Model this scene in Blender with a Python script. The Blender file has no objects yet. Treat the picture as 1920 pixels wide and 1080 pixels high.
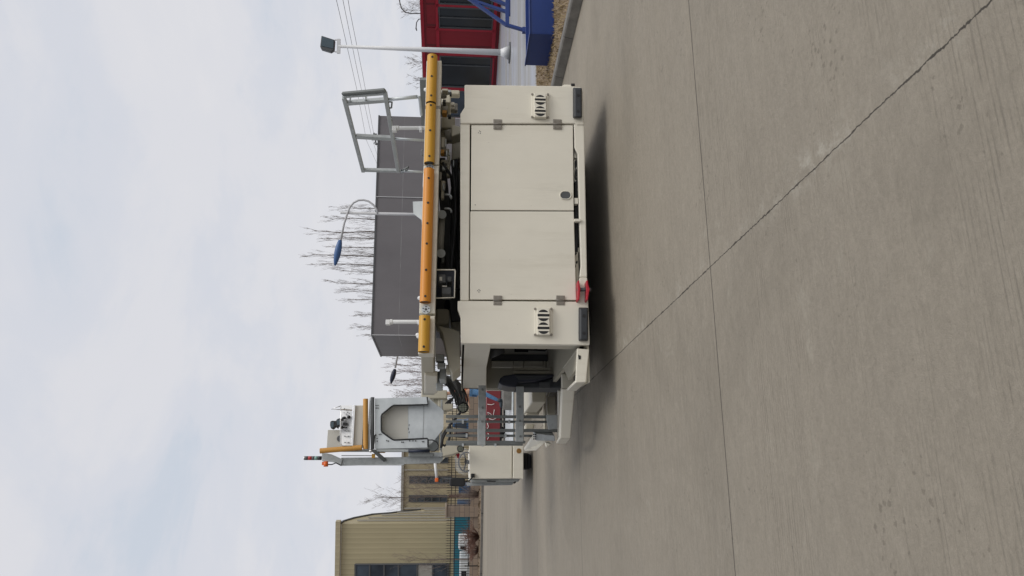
import bpy, bmesh, math, random
from mathutils import Vector, Matrix
random.seed(7)
S = bpy.context.scene
COL = S.collection
# ------------------------------------------------------------------ camera (photo lies on its side: its left edge is up)
YAW, PITCH, ROLL, FOC = math.radians(16.3), math.radians(3.86), 0.0165, 1400.0
CAM = Vector((-1.48, -6.96, 1.5))
FH = Vector((math.sin(YAW), math.cos(YAW), 0)); RH = Vector((math.cos(YAW), -math.sin(YAW), 0)); ZZ = Vector((0, 0, 1))
FW = FH*math.cos(PITCH) - ZZ*math.sin(PITCH); UP = ZZ*math.cos(PITCH) + FH*math.sin(PITCH)
RC = RH*math.cos(ROLL) + UP*math.sin(ROLL); UC = UP*math.cos(ROLL) - RH*math.sin(ROLL)
cd = bpy.data.cameras.new('camera'); cam = bpy.data.objects.new('camera', cd); COL.objects.link(cam)
cd.sensor_fit = 'HORIZONTAL'; cd.sensor_width = 36; cd.lens = 36*FOC/1920; cd.clip_start = 0.05; cd.clip_end = 3000
mx, my, mz = -UC, RC, -FW
cam.matrix_world = Matrix(((mx.x, my.x, mz.x, CAM.x), (mx.y, my.y, mz.y, CAM.y), (mx.z, my.z, mz.z, CAM.z), (0, 0, 0, 1)))
S.camera = cam
S.render.resolution_x = 1024; S.render.resolution_y = 576
S.view_settings.view_transform = 'Standard'; S.view_settings.look = 'None'
S.view_settings.exposure = 0.0; S.view_settings.gamma = 1
# ------------------------------------------------------------------ world + sun
SUN_EL, SUN_AZ_VEC = math.radians(58), Vector((0.62, -0.78, 0)).normalized()
W = bpy.data.worlds.new('World'); S.world = W; W.use_nodes = True
wn, wl = W.node_tree.nodes, W.node_tree.links
wn.clear()
out = wn.new('ShaderNodeOutputWorld'); bg = wn.new('ShaderNodeBackground'); bg.inputs[1].default_value = 0.1
sky = wn.new('ShaderNodeTexSky'); sky.sky_type = 'NISHITA'; sky.sun_disc = False
sky.sun_elevation = SUN_EL; sky.sun_rotation = math.atan2(SUN_AZ_VEC.x, SUN_AZ_VEC.y)
tc = wn.new('ShaderNodeTexCoord'); sep = wn.new('ShaderNodeSeparateXYZ'); wl.new(tc.outputs['Generated'], sep.inputs[0])
def wmath(op, a, b=None, c=None):
    n = wn.new('ShaderNodeMath'); n.operation = op
    for i, v in enumerate((a, b, c)):
        if v is None: continue
        if isinstance(v, (int, float)): n.inputs[i].default_value = v
        else: wl.new(v, n.inputs[i])
    return n.outputs[0]
zc = wmath('ADD', wmath('MAXIMUM', sep.outputs[2], 0.0), 0.22)
cx_, cy_ = wmath('DIVIDE', sep.outputs[0], zc), wmath('DIVIDE', sep.outputs[1], zc)
cmb = wn.new('ShaderNodeCombineXYZ'); wl.new(cx_, cmb.inputs[0]); wl.new(cy_, cmb.inputs[1])
def wnoise(scale, detail, rough, dist=0.0, off=0.0):
    n = wn.new('ShaderNodeTexNoise'); n.inputs['Scale'].default_value = scale; n.inputs['Detail'].default_value = detail
    n.inputs['Roughness'].default_value = rough; n.inputs['Distortion'].default_value = dist
    m = wn.new('ShaderNodeMapping'); m.inputs['Location'].default_value = (off, off*0.7, 0); m.inputs['Scale'].default_value = (1, 1, 1)
    wl.new(cmb.outputs[0], m.inputs[0]); wl.new(m.outputs[0], n.inputs['Vector']); return n.outputs['Fac']
def wramp(fac, stops):
    r = wn.new('ShaderNodeValToRGB'); r.color_ramp.interpolation = 'EASE'
    while len(r.color_ramp.elements) < len(stops): r.color_ramp.elements.new(0.5)
    for e, (p, c) in zip(r.color_ramp.elements, stops): e.position = p; e.color = (*c, 1)
    wl.new(fac, r.inputs[0]); return r.outputs[0]
n1 = wnoise(0.9, 6, 0.55, 0.5, 3.1); n2 = wnoise(2.6, 7, 0.6, 0.4, 8.3)
nn = wmath('ADD', wmath('MULTIPLY', n1, 0.62), wmath('MULTIPLY', n2, 0.38))
cloud = wramp(nn, [(0.34, (6.0, 6.5, 7.3)), (0.43, (6.75, 6.95, 7.55)), (0.52, (7.25, 7.3, 7.7)), (0.68, (7.7, 7.65, 7.9))])
mixw = wn.new('ShaderNodeMixRGB'); mixw.inputs[0].default_value = 0.97
wl.new(sky.outputs[0], mixw.inputs[1]); wl.new(cloud, mixw.inputs[2])
dp_ = wn.new('ShaderNodeVectorMath'); dp_.operation = 'DOT_PRODUCT'; wl.new(tc.outputs['Generated'], dp_.inputs[0]); dp_.inputs[1].default_value = (-0.93, -0.37, 0)
dim_side = wramp(dp_.outputs['Value'], [(0.15, (1.0, 1.0, 1.0)), (0.75, (0.30, 0.31, 0.33))])     # added dimming of the unseen left sky, to shade the truck's left side
dq_ = wn.new('ShaderNodeVectorMath'); dq_.operation = 'DOT_PRODUCT'; wl.new(tc.outputs['Generated'], dq_.inputs[0]); dq_.inputs[1].default_value = (0.5, -0.6, 0.62)
thin = wramp(dq_.outputs['Value'], [(0.35, (1.0, 1.0, 1.0)), (1.0, (1.7, 1.66, 1.58))])  # added brightening of the unseen sky on the sun's side, offsetting that dimming
mh = wn.new('ShaderNodeMixRGB'); mh.blend_type = 'MULTIPLY'; mh.inputs[0].default_value = 1; wl.new(mixw.outputs[0], mh.inputs[1]); wl.new(dim_side, mh.inputs[2])
mt = wn.new('ShaderNodeMixRGB'); mt.blend_type = 'MULTIPLY'; mt.inputs[0].default_value = 1; wl.new(mh.outputs[0], mt.inputs[1]); wl.new(thin, mt.inputs[2])
wl.new(mt.outputs[0], bg.inputs[0]); wl.new(bg.outputs[0], out.inputs[0])
sl = bpy.data.lights.new('sun', 'SUN'); sl.energy = 1.2; sl.angle = math.radians(25); sl.color = (1, 0.95, 0.88)
so = bpy.data.objects.new('sun', sl); COL.objects.link(so)
sd = SUN_AZ_VEC*math.cos(SUN_EL) + ZZ*math.sin(SUN_EL)
so.rotation_euler = sd.to_track_quat('Z', 'Y').to_euler(); so.location = (0, 0, 30)
# ------------------------------------------------------------------ pixel of the photo -> point of the place
def ray(px, py): return FW*FOC + RC*(540-py) - UC*(px-960)
def PY(px, py, Y): r = ray(px, py); return CAM + r*((Y-CAM.y)/r.y)
def PX(px, py, X): r = ray(px, py); return CAM + r*((X-CAM.x)/r.x)
def PZ(px, py, Z=0.0): r = ray(px, py); return CAM + r*((Z-CAM.z)/r.z)
def PD(px, py, d): r = ray(px, py); return CAM + r*(d/r.dot(FH))
# ------------------------------------------------------------------ materials
class NT:
    def __init__(s, name):
        s.m = bpy.data.materials.new(name); s.m.use_nodes = True
        s.n, s.l = s.m.node_tree.nodes, s.m.node_tree.links
        s.b = s.n['Principled BSDF']; s.tc = s.n.new('ShaderNodeTexCoord')
    def put(s, v, i):
        if isinstance(v, (int, float)): i.default_value = v
        elif isinstance(v, tuple): i.default_value = (*v, 1) if len(v) == 3 else v
        else: s.l.new(v, i)
    def math(s, op, a, b=None, c=None, clamp=False):
        n = s.n.new('ShaderNodeMath'); n.operation = op; n.use_clamp = clamp
        for i, v in enumerate((a, b, c)):
            if v is not None: s.put(v, n.inputs[i])
        return n.outputs[0]
    def noise(s, scale, detail=4, rough=0.5, stretch=(1, 1, 1), dist=0, vec=None, loc=(0, 0, 0)):
        mp = s.n.new('ShaderNodeMapping'); mp.inputs['Scale'].default_value = stretch; mp.inputs['Location'].default_value = loc
        s.l.new(vec or s.tc.outputs['Object'], mp.inputs[0])
        n = s.n.new('ShaderNodeTexNoise'); n.inputs['Scale'].default_value = scale; n.inputs['Detail'].default_value = detail
        n.inputs['Roughness'].default_value = rough; n.inputs['Distortion'].default_value = dist
        s.l.new(mp.outputs[0], n.inputs['Vector']); return n.outputs['Fac']
    def ramp(s, fac, stops):
        r = s.n.new('ShaderNodeValToRGB')
        while len(r.color_ramp.elements) < len(stops): r.color_ramp.elements.new(0.5)
        for e, (p, c) in zip(r.color_ramp.elements, stops):
            e.position = p; e.color = (*c, 1) if isinstance(c, tuple) else (c, c, c, 1)
        s.l.new(fac, r.inputs[0]); return r.outputs[0]
    def mix(s, f, a, b, mode='MIX'):
        n = s.n.new('ShaderNodeMixRGB'); n.blend_type = mode
        s.put(f, n.inputs[0]); s.put(a, n.inputs[1]); s.put(b, n.inputs[2]); return n.outputs[0]
    def bump(s, h, strength, dist):
        n = s.n.new('ShaderNodeBump'); n.inputs['Strength'].default_value = strength; n.inputs['Distance'].default_value = dist
        s.l.new(h, n.inputs['Height']); s.l.new(n.outputs[0], s.b.inputs['Normal']); return n
    def col(s, c): s.put(c, s.b.inputs['Base Color'])
    def set(s, rough=None, metal=None, spec=None, coat=None):
        if rough is not None: s.put(rough, s.b.inputs['Roughness'])
        if metal is not None: s.put(metal, s.b.inputs['Metallic'])
        if spec is not None: s.put(spec, s.b.inputs['Specular IOR Level'])
        if coat is not None: s.put(coat, s.b.inputs['Coat Weight'])
M = {}
def simple(name, c, rough=0.5, metal=0.0, var=0.12, scale=3.0, spec=0.5, bump=0.0, fine=40):
    t = NT(name)
    a = t.noise(scale, 5, 0.6); b = t.noise(fine, 3, 0.6)
    f = t.math('ADD', t.math('MULTIPLY', a, 0.7), t.math('MULTIPLY', b, 0.3))
    lo = tuple(max(0, x*(1-var)) for x in c); hi = tuple(min(1, x*(1+var)) for x in c)
    t.col(t.ramp(f, [(0.3, lo), (0.7, hi)]))
    t.set(t.math('ADD', t.math('MULTIPLY', a, 0.16), rough-0.08), metal, spec)
    if bump: t.bump(b, bump, 0.004)
    M[name] = t.m; return t.m
def paint(name, c, smear=None):                      # painted steel: faint dust runs and handling marks
    t = NT(name)
    a = t.noise(1.6, 5, 0.6); runs = t.noise(9, 5, 0.7, (1, 1, 0.10)); fl = t.noise(160, 2, 0.5)
    base = t.mix(t.ramp(a, [(0.35, 0.0), (0.75, 1.0)]), c, tuple(x*0.93 for x in c))
    dirt = t.math('MULTIPLY', t.ramp(runs, [(0.5, 0.0), (0.78, 0.55)]), t.ramp(t.noise(1.1, 3, 0.6, loc=(2, 5, 1)), [(0.42, 0.15), (0.62, 1.0)]))
    base = t.mix(dirt, base, tuple(x*0.72 for x in (c[0], c[1]*0.97, c[2]*0.9)))
    if smear:                            # rubbed streaks around a handle
        sx_ = t.n.new('ShaderNodeSeparateXYZ'); t.l.new(t.tc.outputs['Object'], sx_.inputs[0])
        ex = t.math('MULTIPLY', t.math('SUBTRACT', sx_.outputs[0], smear[0]), 5.5); ez = t.math('MULTIPLY', t.math('SUBTRACT', sx_.outputs[2], smear[1]), 1.9)
        dd_ = t.math('SQRT', t.math('ADD', t.math('MULTIPLY', ex, ex), t.math('MULTIPLY', ez, ez)))
        mk = t.math('MULTIPLY', t.ramp(dd_, [(0.2, 1.0), (1.0, 0.0)]), t.ramp(t.noise(14, 6, 0.8, (1.6, 1, 0.12)), [(0.48, 0.0), (0.7, 0.22)]))
        base = t.mix(mk, base, (0.30, 0.28, 0.23))
    spk = t.ramp(t.noise(26, 3, 0.7), [(0.70, 0.0), (0.76, 0.35)])
    base = t.mix(spk, base, (0.22, 0.19, 0.15))
    t.col(base); t.set(t.math('ADD', t.math('MULTIPLY', a, 0.2), 0.33), 0, 0.4)
    t.bump(fl, 0.05, 0.002); M[name] = t.m; return t.m
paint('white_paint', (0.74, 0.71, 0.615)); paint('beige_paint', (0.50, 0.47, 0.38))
paint('box_grey', (0.56, 0.55, 0.50))
t = NT('galvanised')
v = t.n.new('ShaderNodeTexVoronoi'); v.inputs['Scale'].default_value = 26; t.l.new(t.tc.outputs['Object'], v.inputs['Vector'])
sp = t.ramp(v.outputs['Color'], [(0.0, (0.36, 0.385, 0.39)), (1.0, (0.47, 0.495, 0.50))])
st = t.ramp(t.noise(4, 6, 0.6), [(0.35, 0.0), (0.75, 0.6)])
t.col(t.mix(st, sp, (0.33, 0.36, 0.37))); t.set(0.5, 0.45, 0.5); M['galvanised'] = t.m
t = NT('galvanised_bright')
st = t.ramp(t.noise(5, 6, 0.6), [(0.3, (0.66, 0.70, 0.72)), (0.75, (0.48, 0.52, 0.54))])
t.col(st); t.set(0.45, 0.35, 0.5); M['galvanised_bright'] = t.m
simple('galvanised_dark', (0.20, 0.215, 0.215), 0.5, 0.4)
simple('yellow', (0.58, 0.31, 0.03), 0.45, 0, 0.06); simple('orange', (0.62, 0.24, 0.02), 0.45, 0, 0.06)
simple('ochre', (0.55, 0.28, 0.06), 0.5, 0, 0.08)
simple('black', (0.012, 0.013, 0.015), 0.45, 0, 0.3); simple('rubber', (0.02, 0.021, 0.023), 0.6, 0, 0.3)
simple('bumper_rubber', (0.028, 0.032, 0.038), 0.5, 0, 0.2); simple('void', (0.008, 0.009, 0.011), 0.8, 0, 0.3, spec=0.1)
simple('navy', (0.015, 0.022, 0.045), 0.5); simple('dark_grey', (0.08, 0.085, 0.09), 0.5)
simple('hinge_steel', (0.26, 0.24, 0.21), 0.4, 0.6); simple('chrome', (0.7, 0.7, 0.7), 0.25, 0.9, 0.05)
simple('red_lug', (0.40, 0.008, 0.025), 0.4); simple('red_wall', (0.22, 0.003, 0.013), 0.45, 0, 0.08)
simple('red_trim', (0.38, 0.006, 0.025), 0.4, 0, 0.08)
simple('blue_steel', (0.003, 0.028, 0.16), 0.4, 0, 0.12); simple('lamp_blue', (0.05, 0.12, 0.28), 0.4)
simple('white_metal', (0.70, 0.71, 0.72), 0.4, 0, 0.05); simple('pole_grey', (0.50, 0.51, 0.52), 0.5, 0, 0.06)
simple('bark', (0.14, 0.115, 0.10), 0.9, 0, 0.25); simple('twig', (0.21, 0.17, 0.15), 0.9, 0, 0.25)
simple('iron', (0.02, 0.018, 0.018), 0.6); simple('skin', (0.42, 0.25, 0.17), 0.6); simple('jeans', (0.10, 0.22, 0.40), 0.85, 0, 0.3, 14)
simple('jacket', (0.42, 0.12, 0.05), 0.85, 0, 0.2); simple('shoe', (0.03, 0.045, 0.06), 0.7); simple('hair', (0.012, 0.01, 0.01), 0.8)
simple('turquoise', (0.015, 0.15, 0.21), 0.5, 0, 0.15); simple('van_white', (0.62, 0.66, 0.68), 0.35, 0, 0.06)
simple('blue_plastic', (0.025, 0.08, 0.17), 0.4); simple('leaf_dry', (0.10, 0.07, 0.04), 0.9, 0, 0.4, 8)
simple('amber', (0.75, 0.14, 0.02), 0.3); simple('lens_red', (0.40, 0.03, 0.03), 0.3); simple('lens_green', (0.20, 0.36, 0.32), 0.3)
simple('car_paint', (0.03, 0.10, 0.22), 0.3); simple('brown_steel', (0.10, 0.06, 0.045), 0.6)
simple('board_red', (0.17, 0.02, 0.024), 0.5, 0, 0.1); simple('chalk', (0.65, 0.6, 0.58), 0.7)
simple('lamp_glass', (0.06, 0.09, 0.11), 0.12, 0.2, 0.2); simple('lens_clear', (0.62, 0.66, 0.55), 0.15, 0.3, 0.25, 60)
simple('tile_stone', (0.30, 0.25, 0.20), 0.7, 0, 0.12)
simple('seat_vinyl', (0.016, 0.02, 0.035), 0.5, 0, 0.2); simple('cushion', (0.05, 0.055, 0.06), 0.8)
simple('mesh_steel', (0.32, 0.31, 0.28), 0.6)
def glass(name, c=(0.02, 0.024, 0.028)):
    t = NT(name); a = t.noise(0.35, 3, 0.5); t.col(t.ramp(a, [(0.35, tuple(x*0.5 for x in c)), (0.7, tuple(x*1.8 for x in c))]))
    t.set(0.08, 0, 0.5); t.bump(t.noise(0.8, 2), 0.04, 0.05); M[name] = t.m
glass('glass'); glass('glass_blue', (0.05, 0.065, 0.085))
def ribbed(name, c, pitch, vec_axis=0, dark=0.6, width=0.12, seams=None, direction=None):
    # vertical ribs along a horizontal direction given in object space
    t = NT(name); d = t.n.new('ShaderNodeVectorMath'); d.operation = 'DOT_PRODUCT'
    t.l.new(t.tc.outputs['Object'], d.inputs[0]); d.inputs[1].default_value = direction or (1, 0, 0)
    fr = t.math('FRACT', t.math('DIVIDE', d.outputs['Value'], pitch))
    line = t.math('LESS_THAN', fr, width)
    a = t.noise(0.25, 4, 0.6, (1, 1, 0.4))
    base = t.ramp(a, [(0.3, tuple(x*0.9 for x in c)), (0.7, tuple(x*1.08 for x in c))])
    t.col(t.mix(line, base, tuple(x*dark for x in c))); t.set(0.55)
    pr = t.math('ABSOLUTE', t.math('SUBTRACT', fr, 0.5)); t.bump(pr, 0.5, 0.05)
    M[name] = t.m
RHt = tuple(RH)
ribbed('beige_cladding', (0.42, 0.37, 0.235), 0.42, direction=RHt, dark=0.72, width=0.1)
ribbed('beige_cladding_fine', (0.42, 0.37, 0.25), 0.5, direction=RHt, dark=0.85)
ribbed('red_cladding', (0.25, 0.004, 0.014), 0.55, direction=RHt, dark=0.55, width=0.1)
t = NT('grey_cladding')                                     # big fibre-cement sheets with pale joints
d1 = t.n.new('ShaderNodeVectorMath'); d1.operation = 'DOT_PRODUCT'; t.l.new(t.tc.outputs['Object'], d1.inputs[0]); d1.inputs[1].default_value = RHt
sx = t.n.new('ShaderNodeSeparateXYZ'); t.l.new(t.tc.outputs['Object'], sx.inputs[0])
f2 = t.math('FRACT', t.math('DIVIDE', t.math('ADD', sx.outputs[2], 0.5), 2.35)); l2 = t.math('LESS_THAN', f2, 0.018)
brk = t.ramp(t.noise(0.5, 2), [(0.45, 0.2), (0.6, 1.0)])
base = t.ramp(t.noise(0.18, 5, 0.6, (1, 1, 0.5)), [(0.3, (0.128, 0.122, 0.130)), (0.7, (0.178, 0.170, 0.178))])
t.col(t.mix(t.math('MULTIPLY', l2, brk), base, (0.26, 0.26, 0.26))); t.set(0.55); M['grey_cladding'] = t.m
t = NT('tile_wall')
br = t.n.new('ShaderNodeTexBrick'); br.inputs['Scale'].default_value = 1.0; br.inputs['Brick Width'].default_value = 0.7; br.inputs['Row Height'].default_value = 0.32
br.inputs['Mortar Size'].default_value = 0.012
for k, c in (('Color1', (0.30, 0.235, 0.18)), ('Color2', (0.24, 0.195, 0.155)), ('Mortar', (0.10, 0.085, 0.075))): br.inputs[k].default_value = (*c, 1)
cm = t.n.new('ShaderNodeCombineXYZ'); dd = t.n.new('ShaderNodeVectorMath'); dd.operation = 'DOT_PRODUCT'; t.l.new(t.tc.outputs['Object'], dd.inputs[0]); dd.inputs[1].default_value = RHt
s3 = t.n.new('ShaderNodeSeparateXYZ'); t.l.new(t.tc.outputs['Object'], s3.inputs[0])
t.l.new(dd.outputs['Value'], cm.inputs[0]); t.l.new(s3.outputs[2], cm.inputs[1]); t.l.new(cm.outputs[0], br.inputs['Vector'])
t.col(br.outputs['Color']); t.set(0.75); M['tile_wall'] = t.m
# clear plastic film
t = NT('plastic_film'); t.col((0.75, 0.78, 0.8)); t.set(0.15); t.b.inputs['Alpha'].default_value = 0.16; t.bump(t.noise(14, 4), 0.6, 0.02); M['plastic_film'] = t.m
# ------------------------------------------------------------------ geometry helpers
OFF = {}
WHOLE = {'crown', 'branches', 'picket', 'spear_tip', 'vent_slot', 'plastic_wrap', 'red_frame', 'marking', 'lamp_guard', 'lens'}
class MB:
    def __init__(s): s.bm = bmesh.new()
    def prism(s, pts, vec):
        pts = [Vector(p) for p in pts]; vec = Vector(vec)
        a = [s.bm.verts.new(p) for p in pts]; b = [s.bm.verts.new(p+vec) for p in pts]
        s.bm.faces.new(a); s.bm.faces.new(b[::-1]); n = len(a)
        for i in range(n): s.bm.faces.new((a[i], b[i], b[(i+1) % n], a[(i+1) % n]))
        return s
    def solid(s, a, b):
        a = [s.bm.verts.new(Vector(p)) for p in a]; b = [s.bm.verts.new(Vector(p)) for p in b]; n = len(a)
        s.bm.faces.new(a); s.bm.faces.new(b[::-1])
        for i in range(n): s.bm.faces.new((a[i], b[i], b[(i+1) % n], a[(i+1) % n]))
        return s
    def box(s, lo, hi):
        x0, y0, z0 = lo; x1, y1, z1 = hi
        return s.prism([(x0, y0, z0), (x1, y0, z0), (x1, y0, z1), (x0, y0, z1)], (0, y1-y0, 0))
    def plate(s, px, Y, th): return s.prism([PY(x, y, Y) for x, y in px], (0, th, 0))       # outline on a plane parallel to the truck's front
    def prect(s, x0, x1, y0, y1, Y, th):
        a = PY((x0+x1)/2, (y0+y1)/2, Y); b0 = PY((x0+x1)/2, y0, Y); b1 = PY((x0+x1)/2, y1, Y); c0 = PY(x0, (y0+y1)/2, Y); c1 = PY(x1, (y0+y1)/2, Y)
        return s.box((min(b0.x, b1.x), Y, min(c0.z, c1.z)), (max(b0.x, b1.x), Y+th, max(c0.z, c1.z)))
    def tube(s, p0, p1, r0, r1=None, seg=12, cap=True):
        p0, p1 = Vector(p0), Vector(p1); r1 = r0 if r1 is None else r1
        d = (p1-p0).normalized(); u = d.orthogonal().normalized(); w = d.cross(u)
        A = [s.bm.verts.new(p0+(u*math.cos(t)+w*math.sin(t))*r0) for t in [2*math.pi*i/seg for i in range(seg)]]
        B = [s.bm.verts.new(p1+(u*math.cos(t)+w*math.sin(t))*r1) for t in [2*math.pi*i/seg for i in range(seg)]]
        for i in range(seg):
            f = s.bm.faces.new((A[i], B[i], B[(i+1) % seg], A[(i+1) % seg])); f.smooth = True
        if cap: s.bm.faces.new(A); s.bm.faces.new(B[::-1])
        return s
    def path(s, pts, r, seg=8, closed=False):
        pts = [Vector(p) for p in pts]; n = len(pts); rings = []
        u = None
        for i, p in enumerate(pts):
            a = pts[i-1] if (i > 0 or closed) else p; b = pts[(i+1) % n] if (i < n-1 or closed) else p
            d = (b-a).normalized()
            u = (u - d*u.dot(d)).normalized() if u is not None and (u-d*u.dot(d)).length > 1e-6 else d.orthogonal().normalized()
            w = d.cross(u); rr = r[i] if isinstance(r, (list, tuple)) else r
            rings.append([s.bm.verts.new(p+(u*math.cos(2*math.pi*k/seg)+w*math.sin(2*math.pi*k/seg))*rr) for k in range(seg)])
        m = n if closed else n-1
        for i in range(m):
            A, B = rings[i], rings[(i+1) % n]
            for k in range(seg):
                f = s.bm.faces.new((A[k], B[k], B[(k+1) % seg], A[(k+1) % seg])); f.smooth = True
        if not closed: s.bm.faces.new(rings[0]); s.bm.faces.new(rings[-1][::-1])
        return s
    def bar(s, p0, p1, w, h, side=None):      # rectangular bar
        p0, p1 = Vector(p0), Vector(p1); d = (p1-p0).normalized()
        a = Vector(side) if side is not None else ZZ
        if abs(a.normalized().dot(d)) > 0.95: a = Vector((1, 0, 0))
        a = (a-d*a.dot(d)).normalized(); b = d.cross(a)
        q = [a*w/2+b*h/2, a*w/2-b*h/2, -a*w/2-b*h/2, -a*w/2+b*h/2]
        return s.prism([p0+x for x in q], p1-p0)
    def sphere(s, c, r, sc=(1, 1, 1), seg=14):
        ret = bmesh.ops.create_uvsphere(s.bm, u_segments=seg, v_segments=max(6, seg//2+1), radius=r)
        for v in ret['verts']: v.co = Vector((v.co.x*sc[0], v.co.y*sc[1], v.co.z*sc[2]))+Vector(c)
        for f in s.bm.faces:
            if len(f.verts) <= 4 and all(v in ret['verts'] for v in f.verts[:1]): f.smooth = True
        return s
    def pieces(s):
        seen, isl = set(), []
        for v0 in s.bm.verts:
            if v0 in seen: continue
            st, cur = [v0], set()
            while st:
                v = st.pop()
                if v in cur: continue
                cur.add(v)
                for e in v.link_edges: st.append(e.other_vert(v))
            seen |= cur; isl.append(cur)
        if len(isl) > 400: return isl
        bb = []
        for c in isl:
            xs = [v.co for v in c]; bb.append([[min(p[i] for p in xs)-.006 for i in range(3)], [max(p[i] for p in xs)+.006 for i in range(3)]])
        par = list(range(len(isl)))
        def find(i):
            while par[i] != i: i = par[i]
            return i
        for i in range(len(isl)):
            for j in range(i):
                if all(bb[i][0][k] <= bb[j][1][k] and bb[j][0][k] <= bb[i][1][k] for k in range(3)): par[find(i)] = find(j)
        out = {}
        for i, c in enumerate(isl): out.setdefault(find(i), set()).update(c)
        return list(out.values())
    def build(s, name, mat, parent=None, origin=None, bevel=0.0, seg=2, whole=False):
        if parent is not None and not whole and name not in WHOLE:      # pieces that do not touch become parts of their own
            groups = s.pieces()
            if 1 < len(groups) <= 40:
                objs = []
                for gset in groups:
                    m = MB(); mp = {}
                    for f in s.bm.faces:
                        if f.verts[0] in gset:
                            for v in f.verts:
                                if v not in mp: mp[v] = m.bm.verts.new(v.co)
                            nf = m.bm.faces.new([mp[v] for v in f.verts]); nf.smooth = f.smooth
                    objs.append(m.build(name, mat, parent, origin, bevel, seg, True))
                s.bm.free(); return objs[0]
        me = bpy.data.meshes.new(name); bmesh.ops.recalc_face_normals(s.bm, faces=s.bm.faces)
        off = Vector(OFF[parent.name]) if parent is not None else Vector(origin or (0, 0, 0))
        bmesh.ops.translate(s.bm, verts=s.bm.verts, vec=-off)
        s.bm.to_mesh(me); s.bm.free(); o = bpy.data.objects.new(name, me); COL.objects.link(o)
        me.materials.append(M[mat] if isinstance(mat, str) else mat)
        if parent is not None: o.parent = parent
        else: o.location = off
        OFF[o.name] = tuple(off)
        if bevel:
            b = o.modifiers.new('bevel', 'BEVEL'); b.width = bevel; b.segments = seg; b.limit_method = 'ANGLE'; b.angle_limit = math.radians(40); b.harden_normals = False
        return o
def tag(o, label=None, cat=None, group=None, kind=None):
    if label: o['label'] = label
    if cat: o['category'] = cat
    if group: o['group'] = group
    if kind: o['kind'] = kind
    return o
def thing(name, loc, label, cat, group=None):
    o = bpy.data.objects.new(name, None); COL.objects.link(o); o.location = loc; o.empty_display_size = 0.2
    OFF[o.name] = tuple(loc); return tag(o, label, cat, group)
def struct(o): o['kind'] = 'structure'; return o
# ================================================================== GROUND
JY1 = PZ(1335, 540).y; JX1 = PZ(1327, 505).x; JY2 = PZ(1089, 960).y; JY3 = PZ(1007, 1000).y
KX = (PZ(1093, 0).x + PZ(1053, 162).x)/2
BAND0, BAND1 = PZ(1010, 980).y, PZ(974, 980).y
t = NT('concrete')
xyz = t.n.new('ShaderNodeSeparateXYZ'); t.l.new(t.tc.outputs['Object'], xyz.inputs[0]); X_, Y_ = xyz.outputs[0], xyz.outputs[1]
big = t.noise(0.35, 6, 0.6); mid = t.noise(2.2, 6, 0.62, (0.7, 1.4, 1)); fine = t.noise(48, 6, 0.72); grit = t.noise(320, 2, 0.6)
base = t.ramp(t.math('ADD', t.math('MULTIPLY', big, 0.5), t.math('MULTIPLY', mid, 0.5)), [(0.30, (0.195, 0.170, 0.134)), (0.5, (0.258, 0.227, 0.182)), (0.70, (0.325, 0.288, 0.235))])
base = t.mix(0.5, base, t.ramp(fine, [(0.32, (0.16, 0.142, 0.118)), (0.68, (0.38, 0.34, 0.295))]))
base = t.mix(0.3, base, t.ramp(t.noise(13, 8, 0.78, (0.8, 1.4, 1), 0.8), [(0.36, (0.16, 0.142, 0.118)), (0.64, (0.385, 0.345, 0.298))]))
base = t.mix(0.3, base, t.ramp(grit, [(0.35, (0.12, 0.11, 0.10)), (0.65, (0.40, 0.37, 0.33))]))
# slab tone
wn2 = t.n.new('ShaderNodeTexWhiteNoise'); wn2.noise_dimensions = '2D'; cc = t.n.new('ShaderNodeCombineXYZ')
t.put(t.math('FLOOR', t.math('DIVIDE', t.math('SUBTRACT', X_, JX1), 5.0)), cc.inputs[0])
t.put(t.math('FLOOR', t.math('DIVIDE', t.math('SUBTRACT', Y_, JY1), 4.5)), cc.inputs[1]); t.l.new(cc.outputs[0], wn2.inputs['Vector'])
base = t.mix(1.0, base, t.ramp(wn2.outputs['Value'], [(0.0, 0.94), (1.0, 1.06)]), 'MULTIPLY')
# broom grooves parallel to X, showing in patches
wob = t.math('MULTIPLY', t.noise(0.8, 2, 0.5, (0.4, 1, 1)), 0.10)
wob2 = t.math('MULTIPLY', t.noise(3.0, 3, 0.5, (0.1, 4, 1)), 0.05)
gr = t.math('SINE', t.math('MULTIPLY', t.math('ADD', t.math('ADD', Y_, wob), wob2), 260.0))
gr = t.math('POWER', t.math('MULTIPLY', t.math('ADD', gr, 1.0), 0.5), 3.0)
gmask = t.ramp(t.noise(0.9, 5, 0.65, (0.35, 1.6, 1), loc=(3.3, 1.2, 0)), [(0.44, 0.0), (0.58, 1.0)])
gbrk = t.ramp(t.noise(7, 3, 0.6, (0.5, 3, 1)), [(0.4, 0.0), (0.62, 1.0)])
gg = t.math('MULTIPLY', t.math('MULTIPLY', gr, gmask), gbrk)
base = t.mix(t.math('MULTIPLY', gg, 0.34), base, (0.115, 0.102, 0.085))
streak = t.noise(3.2, 6, 0.75, (0.5, 4.5, 1)); base = t.mix(0.10, base, t.ramp(streak, [(0.35, (0.16, 0.145, 0.125)), (0.65, (0.36, 0.335, 0.30))]))
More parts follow.
